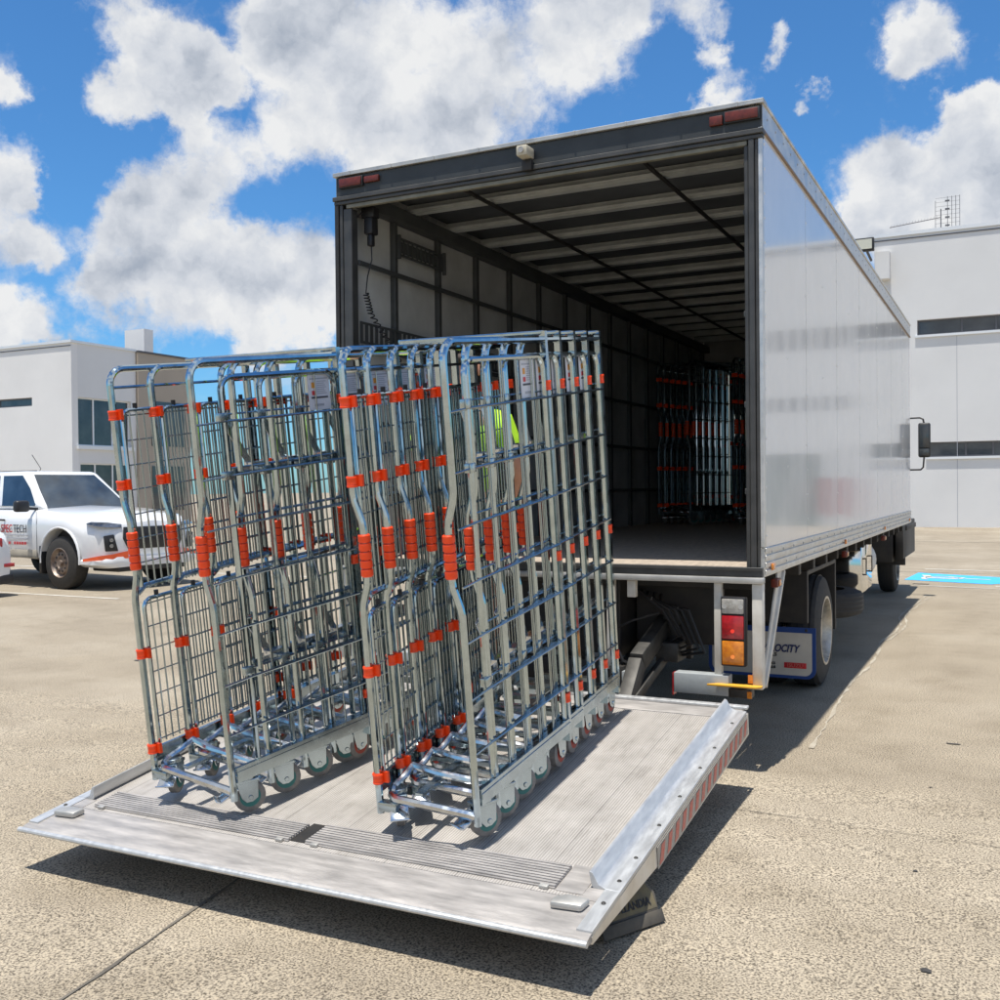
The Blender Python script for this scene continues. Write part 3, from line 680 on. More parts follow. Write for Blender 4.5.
part(inn, 'lift_crossbeam', 'chassis', bevel=.004, seg=1)
mw = MB(); mw.cyl((-.56,.30,-.26),(-.56,.34,-.26),.05,14); mw.bar((-.585,.30,-.2),(-.53,.29,-.36),.045,.012,(0,1,0)); mw.box(-.62,-.50,.20,.36,-.48,-.38)
part(mw, 'lift_pivot', 'dirty_steel', bevel=.004)
for x in (-.62,-1.85):
    arm = MB(); arm.bar((x,.62,-.22),(x,-.10,-.44),.07,.10); arm.bar((x,-.10,-.44),(x,-.36,-.70),.07,.09); arm.bar((x+.03,.60,-.38),(x+.03,-.30,-.62),.03,.05)
    part(arm, 'lift_arm', 'dirty_steel', bevel=.006)
for x in (-.78,-1.7):
    ram = MB(); ram.cyl((x,.62,-.40),(x,.10,-.52),.035,12); ram.cyl((x,.10,-.52),(x,-.33,-.66),.02,12)
    part(ram, 'lift_ram', 'dirty_steel')
ho = MB()
for k in range(5):
    x = -.80+k*.035; ho.tube([(x,.42,-.12),(x+.05,.25,-.10-.02*k),(x+.22,.20,-.2),(x+.30,.22,-.34-.02*k),(x+.12,.30,-.46),(x+.02,.38,-.40)], .009, 6)
ho.tube([(-.86,.1,-.08),(-.82,.05,-.30),(-.74,.02,-.46),(-.66,.1,-.50)], .010, 6); ho.tube([(-.80,.1,-.30),(-.70,.06,-.25),(-.60,.2,-.22)], .006, 6)
part(ho, 'hydraulic_hose', 'black_plastic')
# frames at the tail
for x in (-.228,): part(MB().box(x-.018,x+.018,-.02,.02,-.53,-.031), 'lamp_post', 'white_paint', bevel=.003)
part(MB().box(-.056,-.006,-.03,.03,-.545,-.031), 'corner_post', 'white_paint', bevel=.004)
part(MB().box(-.815,-.775,-.015,.03,-.50,-.031), 'corner_post', 'white_paint', bevel=.004)
part(MB().box(-2.5,-2.45,-.03,.03,-.545,-.031), 'corner_post', 'white_paint', bevel=.004)
part(MB().box(-.70,-.655,-.02,.02,-.12,-.032), 'sill_bracket', 'white_paint', bevel=.004)
br = MB(); br.add([(.012,.62,-.002),(.012,.78,-.002),(.012,.03,-.545),(.012,-.0,-.545)], [[0,1,2,3]])
br = MB().prism([(.38,-.004),(.52,-.004),(.05,-.54),(.0,-.54)], lambda a, b, t: V((t, a, b)), -.022, -.014)
part(br, 'diagonal_brace', 'white_paint', smooth=0)
br = MB(); br.bar((-.010,.515,-.004),(-.010,.045,-.54),.026,.016,(1,0,0)); part(br, 'brace_flange', 'white_paint', bevel=.002)
part(MB().box(-.445,-.17,-.05,.03,-.585,-.485), 'bumper_bar', 'reflect_white', bevel=.003)
part(MB().box(-.168,-.06,-.045,.03,-.59,-.548), 'bumper_bar', 'dirty_steel', bevel=.003)
part(MB().box(-.452,-.446,-.052,.0,-.598,-.487), 'bumper_end', 'red_lens', smooth=0)
part(MB().box(-.722,-.666,-.05,.03,-.605,-.50), 'bumper_bar', 'reflect_white', bevel=.003)
part(MB().box(-.665,-.655,-.052,.0,-.603,-.502), 'bumper_end', 'red_lens', smooth=0)
part(MB().box(-2.4,-1.95,-.05,.03,-.60,-.485), 'bumper_bar', 'reflect_white', bevel=.003)
bb = MB(); bb.box(-.80,-.723,-.02,.03,-.60,-.48); bb.box(-1.9,-.8,.1,.2,-.60,-.48); part(bb, 'underrun_beam', 'chassis', bevel=.004)
part(MB().prism([(-.268,-.085),(-.03,-.085),(-.005,-.06),(-.005,-.032),(-.20,-.032)], lambda a, b, t: V((a, b, t)), -.532, -.522), 'amber_plate', 'yellow', bevel=.002)
part(MB().box(-.075,-.052,-.040,-.031,-.515,-.475), 'side_reflector', 'amber', smooth=0)
part(MB().box(-.078,-.055,-.049,-.0455,-.588,-.555), 'side_reflector', 'amber', smooth=0)
# lamp cluster
lc = part(MB().box(-.207,-.083,-.045,.0,-.437,-.095), 'lamp_cluster', 'black_plastic', bevel=.008)
for z0, z1, m_, nm in ((-.178,-.105,'clear_lens','reverse_lens'),(-.302,-.186,'red_lens','brake_lens'),(-.428,-.310,'amber','indicator_lens')):
    sub(MB().box(-.199,-.091,-.058,-.046,z0,z1), nm, m_, lc, bevel=.006)
for z in (-.262,-.388): sub(MB().cyl((-.145,-.060,z),(-.145,-.0585,z),.010,14), 'painted_glint', mat('lens_highlight', (.9,.25,.06) if z < -.3 else (.85,.05,.03), .2, emit=((1,.35,.05) if z < -.3 else (1,.05,.03), .25)), lc)  # weakly glowing discs stand in for bright reflections on the lenses
for z in (-.142,):
    for dx in (-.04,.04): sub(MB().cyl((-.145+dx,-.0595,z),(-.145+dx,-.0585,z),.012,10), 'lens_screw', 'alu', lc)
# side marker lights on the lower rail
for yy in (.13, 2.6, 5.1, 7.6):
    h = part(MB().box(.011,.022,yy-.03,yy+.03,.028,.062), 'side_marker', 'amber', bevel=.008)
for yy in (.33, 2.75, 5.2):
    part(MB().box(-.03,.006,yy-.05,yy+.04,-.075,-.03), 'side_marker', 'dull_red_lens', bevel=.006)
    part(MB().box(.0065,.010,yy-.02,yy+.03,-.068,-.038), 'side_marker_lens', 'amber', bevel=.001)
# mud flap
def mudflap(x0, x1, letter=True):
    y0 = 1.70
    def rr(xa, xb, za, zb, r): 
        p = [(xa, zb), (xb, zb)]; 
        p += [(xb-r+r*math.cos(-i*PI/2/6), za+r+r*math.sin(-i*PI/2/6)) for i in range(7)]
        p += [(xa+r+r*math.cos(-PI/2-i*PI/2/6), za+r+r*math.sin(-PI/2-i*PI/2/6)) for i in range(7)]
        return p
    f = part(MB().prism(rr(x0, x1, -.795, -.465, .06), lambda a, b, t: V((a, t, b)), y0, y0+.006), 'mud_flap', 'blue_flap', smooth=0)
    sub(MB().prism(rr(x0+.025, x1-.025, -.775, -.50, .045), lambda a, b, t: V((a, t, b)), y0-.002, y0-.0004), 'flap_face', 'flap_white', f, smooth=0)
    for xx in (x1-.06, x1-.33): sub(MB().dome((xx, y0-.001, -.482), (0,-1,0), .010, .004, 8), 'flap_bolt', 'dirty_steel', f)
    if letter:
        TT = lambda x, z: Matrix.Translation((x, y0-.0045, z)) @ Matrix.Rotation(PI/2, 4, 'X')
        text('flap_lettering', 'VELOCITY', .068, TT(-.155,-.605), 'navy', f, shear=.3, bold=.0018, sx=.76, align='RIGHT')
        text('flap_lettering', 'RENTALS', .032, TT(-.29,-.645), 'print_black', f, bold=.0008, sx=1.1, align='RIGHT')
        text('flap_lettering', 'TRUCKS', .022, TT(-.30,-.703), 'print_black', f, bold=.0008, sx=1.2, align='RIGHT'); text('flap_lettering', 'RENTALS', .022, TT(-.30,-.728), 'print_black', f, bold=.0012, sx=1.2, align='RIGHT')
        sub(MB().box(-.245,-.105,y0-.004,y0-.0022,-.728,-.692), 'badge', 'badge_red', f, bevel=.001)
        text('badge_lettering', 'ISUZU', .034, Matrix.Translation((-.175, y0-.0065, -.7105)) @ Matrix.Rotation(PI/2, 4, 'X'), 'lift_red', f, sx=1.1)
mudflap(-.74, -.045); mudflap(-2.38, -1.76, False)
mg = MB(); mg.box(-.74,-.10,1.72,1.76,-.44,-.10); mg.box(-.74,-.10,1.76,2.86,-.13,-.10); mg.box(-.74,-.10,2.86,2.90,-.62,-.10)
part(mg, 'mudguard', 'chassis', bevel=.004, seg=1); mg = MB()
mg.box(-2.38,-1.76,1.72,1.76,-.44,-.10); mg.box(-2.38,-1.76,1.76,2.70,-.13,-.10)
part(mg, 'mudguard', 'chassis', bevel=.004, seg=1)
# wheels
def tyre_wheel(x_out, y, z, r, w, rim, parent, side=1, kind='rear', rimm='rim', slick=False):
    """wheel with its outer face at x_out, facing +x when side = 1"""
    s = side; x = x_out
    prof = [(-w, rim), (-w, r*.80), (-w+.02*1, r*.955), (-w+.045, r*.995), (-w*.5, r), (-.045, r*.995), (-.02, r*.955), (0, r*.80), (0, rim)]
    prof = [(a*s, b) for a, b in prof]
    t = MB(); t.lathe(prof, (x, y, z), 'x', 40)
    n = 44
    wheel = t.obj('wheel', 'rubber', parent)
    gr = MB()
    for q in (.22,.42,.58,.78): gr.lathe([(-w*q*s-.004,r*.97),(-w*q*s-.004,r+.0015),(-w*q*s+.004,r+.0015),(-w*q*s+.004,r*.97)], (x, y, z), 'x', 40)
    gr.obj('tread_groove', 'black_plastic', wheel)
    rm = MB()
    if kind == 'rear':
        rp = [(-.002, rim+.004), (.004, rim+.004), (.004, rim-.012), (-.03, rim-.022), (-.11, rim-.03), (-.115, rim*.45), (-.085, rim*.40), (-.085, .01), (-.125, .01), (-.125, rim*.9), (-.02, rim-.002)]
    else:
        rp = [(-.002, rim+.004), (.004, rim+.004), (.004, rim-.012), (-.03, rim-.03), (-.045, rim*.72), (-.02, rim*.55), (-.015, rim*.36), (-.03, rim*.33), (-.03, .01), (-.07, .01), (-.07, rim*.9), (-.02, rim-.002)]
    rm.lathe([(a*s, b) for a, b in rp], (x, y, z), 'x', 36)
    hubx = -.085 if kind == 'rear' else -.03
    rm.cyl((x+hubx*s, y, z), (x+(hubx+.05)*s, y, z), rim*.26, 16)
    for k in range(6):
        a = k*PI/3; rm.cyl((x+(hubx-.01)*s, y+math.cos(a)*rim*.38, z+math.sin(a)*rim*.38), (x+(hubx+.02)*s, y+math.cos(a)*rim*.38, z+math.sin(a)*rim*.38), .012, 6)
    rm.obj('rim', rimm, wheel)
    return wheel
RW = .385
tyre_wheel(-.09, 2.38, -.95+RW, RW, .215, .235, tk); tyre_wheel(-.34, 2.38, -.95+RW, RW, .215, .235, tk)
tyre_wheel(-2.41, 2.38, -.95+RW, RW, .215, .235, tk, -1); tyre_wheel(-2.16, 2.38, -.95+RW, RW, .215, .235, tk, -1)
tyre_wheel(-.28, 9.3, -.95+RW, RW, .22, .235, tk); tyre_wheel(-2.2, 9.3, -.95+RW, RW, .22, .235, tk, -1)
# spare wheel lying flat under the body
sp = MB(); prof = [(0,.24),(0,.31),(.02,.37),(.045,.385),(.17,.385),(.195,.37),(.215,.31),(.215,.24)]
sp.lathe([(a, b) for a, b in prof], (-.40,3.75,-.62), 'z', 40); s1 = part(sp, 'spare_wheel', 'rubber')
gz = MB()
for q in (.06,.095,.13,.165): gz.lathe([(q-.005,.37),(q-.005,.387),(q+.005,.387),(q+.005,.37)], (-.40,3.75,-.62), 'z', 40)
sub(gz, 'tread_groove', 'black_plastic', s1)
# tool box, tank, front mudguard, cab
tb = part(MB().box(-.55,-.10,4.35,5.05,-.50,-.08), 'tool_box', 'stainless', bevel=.01)
for yy in (4.45,4.85): sub(MB().tube([(-.10,yy,-.2),(-.075,yy,-.2),(-.075,yy,-.34),(-.10,yy,-.34)], .008, 6), 'latch', 'dirty_steel', tb)
for k in range(1): sub(MB().tube([(-.40,4.345,-.14),(-.40,4.32,-.16),(-.40,4.32,-.26),(-.40,4.345,-.28)], .01, 6), 'handle', 'black_plastic', tb)
tn = MB(); tn.cyl((-.42,5.3,-.33),(-.42,6.3,-.33),.22,28); part(tn, 'fuel_tank', 'alu_bright')
fm = MB(); fm.box(-.62,-.12,8.55,8.60,-.55,-.05); fm.box(-.62,-.10,8.60,9.9,-.12,-.06); part(fm, 'mudguard', 'chassis', bevel=.004)
cab = MB(); 
cab.prism([(8.12,.0),(10.06,.0),(10.08,.35),(9.75,1.35),(9.5,1.42),(8.12,1.42)], lambda a, b, t: V((t, a, b)), -2.25, -.22)
cbb = part(cab, 'cab', 'car_white', bevel=.04)
sub(MB().prism([(8.75,.38),(9.95,.38),(9.66,1.22),(8.75,1.22)], lambda a, b, t: V((t, a, b)), -.222, -.214), 'door_window', 'glass', cbb, smooth=0)
sub(MB().prism([(8.75,.38),(9.95,.38),(9.66,1.22),(8.75,1.22)], lambda a, b, t: V((t, a, b)), -2.256, -2.248), 'door_window', 'glass', cbb, smooth=0)
sub(MB().prism([(10.06,.42),(9.80,1.22)], lambda a, b, t: V((t, a+.02, b)), -2.1, -.37) if False else MB().add([(-2.1,10.085,.42),(-.37,10.085,.42),(-.42,9.835,1.24),(-2.05,9.835,1.24)], [[0,1,2,3]]), 'windscreen', 'glass', cbb, smooth=0)
part(MB().box(-.215,-.12,8.35,9.95,-.46,-.01), 'cab_step_panel', 'chassis', bevel=.01)
part(MB().prism([(8.3,-.5),(8.7,-.5),(8.8,-.05),(9.9,-.05),(10.0,-.5),(10.05,-.5),(10.05,-.002),(8.3,-.002)], lambda a, b, t: V((t, a, b)), -2.2, -.24), 'cab_chassis_skirt', 'chassis', bevel=.01)
mi = part(MB().box(.035,.175,8.55,8.62,.78,1.205), 'side_mirror', 'black_plastic', bevel=.025, seg=3)
sub(MB().box(.05,.16,8.538,8.549,.90,1.18), 'mirror_glass', 'glass', mi, bevel=.004); sub(MB().box(.05,.16,8.538,8.549,.80,.885), 'mirror_glass', 'glass', mi, bevel=.004)
ma_ = MB(); ma_.tube([(-.22,8.7,1.27),(.05,8.62,1.27),(.09,8.60,1.25),(.10,8.60,1.20)], .011, 6); ma_.tube([(.10,8.60,.79),(.09,8.60,.66),(.06,8.62,.63),(-.22,8.7,.63)], .011, 6); part(ma_, 'mirror_arm', 'chassis')

# ------------------------------------------------------------------ tail lift platform
PO = V((0,-.367,-.574)); PV = V((0,-.9912,-.1325)); PN = V((0,-.1325,.9912)); PX = V((1,0,0)); PY = -PV
# local frame: x right, y towards the truck (v = -y), z = normal
TPl = frame(PO, PX, PY, PN)
PW = 2.35
dk = MB()
def pf_(v0, v1, t0, t1, z0=0., z1=0., x0=-PW+.075, x1=-.075): dk.add([(x0,-v0,z0),(x1,-v0,z0),(x1,-v1,z1),(x0,-v1,z1),(x0,-v0,z0-t0),(x1,-v0,z0-t0),(x1,-v1,z1-t1),(x0,-v1,z1-t1)], [[0,3,2,1],[4,5,6,7],[0,1,5,4],[2,3,7,6],[1,2,6,5],[0,4,7,3]])
pf_(.13, 1.79, .09, .045)
deck = dk.obj('lift_platform', 'deck', tk, smooth=0, T=TPl)
def psub(mb, name, m, **k): return mb.obj(name, m, deck, **k)
psub(MB().box(-PW+.02,-.02,-.127,.02,-.09,.003), 'rear_step', 'lip_deck', bevel=.004)
psub(MB().box(-PW,-.0,-.012,.022,.0035,.016), 'step_edge', 'alu_bright', bevel=.003)
# lip : flat, then falling to a thin rounded edge
lp = MB(); x0, x1 = -PW, 0
sec = [(1.792,.0,-.045),(1.93,-.001,-.032),(1.975,-.005,-.026),(1.998,-.010,-.022)]
for i in range(len(sec)-1):
    (a, za, ta), (b, zb, tb_) = sec[i], sec[i+1]
    lp.add([(x0,-a,za),(x1-.003,-a,za),(x1-.003,-b,zb),(x0,-b,zb),(x0,-a,ta),(x1-.003,-a,ta),(x1-.003,-b,tb_-.002),(x0,-b,tb_-.002)], [[0,3,2,1],[4,5,6,7]]+([[0,1,5,4]] if i == 0 else [])+([[2,3,7,6]] if i == len(sec)-2 else [])+[[1,2,6,5],[0,4,7,3]])
psub(lp, 'ramp_lip', 'lip_deck', smooth=50)
te = MB(); te.tube([(x0-.004,-1.998,-.013),(x1,-1.998,-.013)], .0105, 10); te.box(x0-.004,x1,-1.995,-1.955,-.0075,-.0035) if False else None
psub(te, 'tip_edge', 'alu_bright')
# side members with guard rails
def side_member(xa, s):
    """s=+1: right side; xa outer x"""
    sd = MB()
    # wedge side beam
    def P3(a, b, c): return V((xa-s*a, -b, c))
    poly = [(-.0,-.012),(.0,-.115),(1.2,-.105),(1.96,-.034),(1.96,-.012)]
    sd.prism(poly, lambda a, b, t: V((xa-s*t, -a, b)), .0, .012)
    so_ = psub(sd, 'side_beam', 'alu', smooth=0)
    rp = MB()   # folded guard: outer flat flange, slope up, inner wall
    sect = [(.0,-.011),(.0,.004),(.048,.006),(.070,.016),(.088,.052),(.098,.056),(.100,.050),(.093,.006),(.074,-.011)]
    rp.prism(sect, lambda a, b, t: V((xa-s*a, -t, b)), .03, 1.72)
    psub(rp, 'guard_rail', 'alu_bright', bevel=.0015, seg=1)
    fl2 = MB().box(min(xa, xa-s*.05), max(xa, xa-s*.05), -1.955, -1.7205, -.0112, .0035); psub(MB().box(min(xa-s*.051, xa-s*.11), max(xa-s*.051, xa-s*.11), -1.793, -1.7205, -.0112, .0015), 'corner_plate', 'lip_deck', smooth=0); psub(fl2, 'guard_flange', 'alu_bright', smooth=0)
    bt_ = MB()
    for v in (.2,.5,.72,1.0,1.25,1.5,1.66,1.80): bt_.dome((xa-s*.024,-v,.0055), (0,0,1), .008, .004, 8)
    psub(bt_, 'guard_bolt', 'dirty_steel')
    return so_
side_member(0, 1); side_member(-PW, -1)
# reflective hatch tape on the outer face of the right beam
tp = MB(); tp.box(.0015,.003,-1.36,-.03,-.100,-.022); psub(tp, 'reflective_tape', 'lift_white', smooth=0)
tr = MB()
for k in range(15):
    v = .04+k*.088
    tr.add([(.0042,-v,-.030),(.0042,-(v+.045),-.030),(.0042,-(v+.075),-.092),(.0042,-(v+.030),-.092)], [[0,1,2,3]])
psub(tr, 'tape_stripe', 'lift_red', smooth=0)
# cart stops
def stop(xa, xb, va, vb):
    st_ = MB(); n = 9
    st_.box(xa, xb, -vb, -va, .001, .006)
    for k in range(n):
        v = va+(vb-va)*(k+.15)/n; st_.box(xa, xb, -(v+(vb-va)/n*.62), -v, .0062, .0125)
    o = psub(st_, 'cart_stop', 'lip_deck', bevel=.001, seg=1); o['label'] = 'ribbed hinged cart stop'
    for x in (xa+.03, xb-.05): psub(MB().box(x, x+.03, -vb-.012, -vb+.01, .0015, .012), 'stop_hinge', 'alu_dull', bevel=.002)
stop(-2.20,-1.235,1.64,1.77); stop(-1.165,-.20,1.62,1.765)
psub(MB().box(-.195,-.105,-1.77,-1.60,-.002,.003), 'hinge_plate', 'lip_deck', smooth=0)
psub(MB().box(-1.232,-1.168,-1.76,-1.62,.001,.003), 'hinge_plate', 'chassis', smooth=0)
def pod(x, v):
    p = MB(); p.prism([(x-.055,-v-.03),(x+.045,-v-.022),(x+.055,-v+.03),(x-.02,-v+.034),(x-.055,-v+.008)], lambda a, b, t: V((a, b, t)), .001, .024)
    o = psub(p, 'flashing_lamp', 'alu_dull', bevel=.008)
pod(-.115, 1.845); pod(-PW+.115, 1.86)
# loose flap under the platform
fp = MB()
pts = [(-.30,-.02),(.17,-.02),(.20,.12),(.16,.30),(.06,.40),(-.20,.42)]
fx_ = V((.47,.88,0)).normalized(); fy_ = (V((-.42,.12,.90))).normalized(); fz_ = fx_.cross(fy_).normalized(); fy_ = fz_.cross(fx_)
TF = frame(V((-.03,-1.90,-.985)), fx_*.84, fy_*.84, fz_*.84)
fpo = MB().prism([(-.14,.0),(.16,.0),(.165,.10),(.13,.16),(.05,.19),(-.14,.19)], lambda a, b, t: V((a, b, t)), 0, .008).obj('under_flap', 'flap_dirty', tk, bevel=.004, T=TF)
fb = MB(); fb.box(-.145,.17,-.012,.035,.0085,.018); fb.obj('flap_stiffener', 'flap_dirty', fpo, bevel=.002)
MB().prism([(-.13,.045),(.155,.045),(.150,.10),(.12,.148),(.05,.178),(-.13,.178)], lambda a, b, t: V((a, b, t)), .0085, .0095).obj('flap_print', 'flap_print', fpo, smooth=0)
MB().prism([(-.10,.135),(.03,.145),(.0,.185),(-.10,.18)], lambda a, b, t: V((a, b, t)), .0098, .0105).obj('flap_emblem', 'flap_red', fpo, smooth=0)
text('flap_lettering', 'HOLLANDIA', .042, Matrix.Translation((.02,.075,.0112)), 'print_black', fpo, bold=.0006, sx=.9)

# ------------------------------------------------------------------ roll cages
def spread(c, x0, x1, w=.0): pass
def castor(x, y, root, swivel=False, ang=0., side=1):
    """castor with the wheel touching z = 0"""
    T = Matrix.Translation((x, y, 0)) @ Matrix.Rotation(ang, 4, 'Z') @ Matrix.Scale(1.22, 4)
    c = MB()
    c.box(-.026,.026,-.036,.036,.098,.108); 
    for s in (-1, 1): c.prism([(-.034,.100),(.034,.100),(.018+.012,.045),(.012,.034),(-.008,.034),(-.022,.05)], lambda a, b, t: V((t, a, b)), s*.021-.0015, s*.021+.0015)
    c.cyl((-.026,.006,.05),(.026,.006,.05),.008,8)
    if swivel: c.cyl((0,0,.108),(0,0,.122),.030,14)
    cc = c.obj('castor', 'zinc', root, T=T, bevel=.0015, seg=1)
    w = MB(); w.lathe([(-.014,.030),(-.014,.044),(-.010,.050),(.010,.050),(.014,.044),(.014,.030)], (0,.006,.050), 'x', 20); w.obj('castor_wheel', 'grey_wheel', cc)
    w = MB(); w.lathe([(-.0145,.012),(-.0145,.033),(.0145,.033),(.0145,.012)], (0,.006,.050), 'x', 18); w.obj('wheel_core', 'teal' if swivel else 'castor_red', cc)
    if swivel:
        p = MB(); p.bar((-.0,-.03,.085),(-.0,-.085,.055),.055,.006); p.bar((0,-.085,.055),(0,-.10,.062),.055,.006); p.obj('brake_pedal', 'zinc_bright', cc, bevel=.002)
    return cc

def make_cage(Wc, Lc):
    r = .0136; Hc = 1.72; TP = -.040     # TP: taper, so nested cages slide past each other
    root = empty('roll_cage')
    xr = lambda y: Wc - TP*y/Lc; xl = lambda y: TP*y/Lc
    for side in (0, 1):
        xx = xr if side else xl; sg = -1 if side else 1
        fx = xx(0); k = .029*sg
        pts = [(fx,0,.072),(fx,0,.80),(fx+k*.15,0,.83),(fx+k*.9,0,.90),(fx+k,0,.93),(fx+k,0,1.09),(fx+k*.9,0,1.12),(fx+k*.15,0,1.19),(fx,0,1.22)]
        R0 = .065; pts += [(fx,0,Hc-r-R0)]
        for i in range(1, 7):
            a = PI-i*PI/2/6; yy = R0+R0*math.cos(a); pts.append((xx(yy), yy, Hc-r-R0+R0*math.sin(a)))
        pts += [(xx(Lc),Lc-.01,Hc-r)]
        fr = MB(); fr.tube(pts, r, 9)
        fr.box(xx(Lc)-.0118, xx(Lc)+.0118, Lc-.0118, Lc+.0118, .10, Hc+.018)
        fr.obj('side_frame', 'zinc_tube', root)
        # grip
        gp = MB()
        for i in range(5): gp.lathe([(-.0125,.0140),(-.014,.0185),(-.010,.0215),(.010,.0215),(.014,.0185),(.0125,.0140)], (fx+k,0,.944+i*.030), 'z', 12)
        gp.obj('grip', 'orange', root)
        # clips
        zz = (1.53,1.26,.59,.20) if not side else ()
        cl = [(fx, 0, z) for z in zz]+([(xx(Lc), Lc, z) for z in (1.53,.86,.28)] if side else [(xx(Lc), Lc, z) for z in (1.53,.86,.28)])
        for (x, y, z) in cl:
            c = MB(); c.lathe([(-.018,.0140),(-.019,.0190),(-.014,.0205),(-.011,.0185),(.011,.0185),(.014,.0205),(.019,.0190),(.018,.0140)], (x, y, z), 'z', 14)
            c.box(x-.006+sg*.012, x+.006+sg*.03, y-.004+.012, y+.02, z-.018, z+.022)
            c.obj('clip', 'orange', root)
        # side rail (c channel)
        ra = MB(); o = -.005*sg
        ra.bar((xx(0)+o*3,.012,.168),(xx(Lc)+o*3,Lc-.01,.168),.0035,.058)
        ra.bar((xx(0)+o*1.6,.012,.196),(xx(Lc)+o*1.6,Lc-.01,.196),.012,.003); ra.bar((xx(0)+o*1.6,.012,.140),(xx(Lc)+o*1.6,Lc-.01,.140),.012,.003)
        ra.bar((xx(0)+o*3.6,.012,.172),(xx(Lc)+o*3.6,Lc-.01,.172),.0035,.018)
        ra.obj('base_rail', 'zinc', root)
    # left side: two mesh gates
    for (z0, z1) in ((.84,1.545),(.215,.80)):
        gt = MB(); a0, a1 = .035, Lc-.03; pts = [(xl(a0)+.004,a0,z0)]
        pts += [(xl(a0)+.004,a0,z1-.03),(xl(a0)+.004,a0+.010,z1-.009),(xl(a0)+.004,a0+.03,z1),(xl(a1)+.004,a1,z1)]
        gt.tube(pts, .0085, 7); gt.tube([(xl(a1)+.004,a1,z0),(xl(a1)+.004,a1,z1)], .0085, 7)
        g_ = gt.obj('mesh_gate', 'zinc_tube', root)
        wr = MB(); n = int((a1-a0)/.034)
        for i in range(1, n+1):
            yy = a0+(a1-a0)*i/(n+1); wr.tube([(xl(yy)+.004,yy,z0),(xl(yy)+.004,yy,z1)], .0038, 5)
        m = int((z1-z0)/.095)
        for i in range(0, m+1):
            zq = z0+.01+(z1-z0-.03)*i/m; wr.tube([(xl(a0)-.003,a0,zq),(xl(a1)-.003,a1,zq)], .0028, 5)
        wr.obj('wire_mesh', 'wire', g_)
        for yy in (.10,): MB().cyl((xl(yy)+.004,yy,z1+.006),(xl(yy)+.004,yy,z1+.026),.009,8).obj('hinge_cap', 'black_plastic', g_)
    hb_ = MB(); hb_.tube([(xl(.0)+.004,.012,.83),(xl(.03)+.004,.05,.855),(xl(Lc)+.004,Lc,.865)], .011, 7); hb_.obj('cross_tube', 'zinc_tube', root); hb_ = MB(); hb_.tube([(xl(0),.01,1.565+.07),(xl(Lc),Lc,1.565+.07)], .0065, 6)
    hb_.obj('cross_tube', 'zinc_tube', root)
    # right side: inner gate with rods
    ig = MB(); y0, y1, zt, r0 = .125, Lc-.030, 1.645, .055
    pts = [(xr(y0)+.001,y0,.20),(xr(y0)+.001,y0,zt-r0)]+[(xr(y0)+.001,y0+r0+r0*math.cos(PI-i*PI/10),zt-r0+r0*math.sin(PI-i*PI/10)) for i in range(1,6)]
    pts += [(xr(y1)+.001,y1-r0+r0*math.cos(PI/2-i*PI/10),zt-r0+r0*math.sin(PI/2-i*PI/10)) for i in range(0,6)]+[(xr(y1)+.001,y1,.20)]
    ig.tube(pts, .0115, 8); gate = ig.obj('inner_gate', 'zinc_tube', root)
    rd_ = MB()
    for z in (1.485,1.285,1.10,.905,.715,.52,.33):
        rd_.tube([(xr(0)+.010,.0,z-.006),(xr(y0)+.014,y0,z)], .0042, 6)
        rd_.tube([(xr(y0)+.014,y0,z),(xr(Lc)+.014,Lc,z+.0)], .0048, 6)
        if z > .4: rd_.tube([(xr(y0)-.012,y0,z+.024),(xr(Lc)-.012,Lc-.01,z+.024)], .0042, 6)
    for i, yy in enumerate((.24,.36,.48,.60)): rd_.tube([(xr(yy)+.006,yy*Lc/.74,.19),(xr(yy)+.006,yy*Lc/.74,zt-.004)], .0030, 6)
    rd_.obj('rod_panel', 'wire', gate)
    for z in (1.50,1.285,.545): MB().box(xr(y0)-.008,xr(y0)+.018,y0-.030,y0+.012,z-.016,z+.016).obj('hinge_bracket', 'zinc', gate, bevel=.003)
    for z in (1.285,.545):
        dg = MB(); dg.bar((xr(.17)-.035,.155,z+.205),(xr(.25)-.045,.275,z+.01),.030,.003,(1,0,0)); dg.bar((xr(.2)-.03,.14,z+.008),(xr(.5)-.03,Lc-.06,z+.008),.002,.028,(0,0,1)); dg.box(xr(.25)-.06,xr(.25)-.02,.25,.33,z-.0,z+.035)
        dg.obj('shelf_strut', 'zinc_bright', gate, bevel=.0008, seg=1)
    # label plate
    lb = MB().box(xr(.6)-.005,xr(.6)-.002,.545,.665,1.492,1.632).obj('label_plate', 'label_white', root, smooth=0)
    xx = xr(.6)-.0015
    def q(n, m_, a, b, c, d): MB().box(xx,xx+.0008,.545+a,.545+b,1.492+c,1.492+d).obj(n, m_, lb, smooth=0)
    q('label_symbol','label_orange',.018,.038,.088,.110); q('label_symbol','label_red',.018,.040,.060,.077); q('label_bar','label_dark',.014,.105,.046,.053)
    pt = MB()
    for i in range(7):
        for a, b, c in ((.048,.100,.064+i*.008),): pt.box(xx,xx+.0008,.545+a,.545+b-.006*(i % 3),1.492+c,1.492+c+.003)
    pt.box(xx,xx+.0008,.555,.655,1.492+.122,1.492+.127); pt.box(xx,xx+.0008,.575,.625,1.492+.015,1.492+.024)
    pt.obj('label_print', 'label_grey', lb, smooth=0)
    # top tie bar, from the rear right post forward and across
    tb2 = MB(); tb2.tube([(xr(Lc),Lc,Hc+.012),(.03,.34,Hc+.006)], .0085, 7); tb2.obj('tie_bar', 'zinc_tube', root)
    # base: bent front beam, cross tubes
    fb_ = MB(); cx = Wc*.42
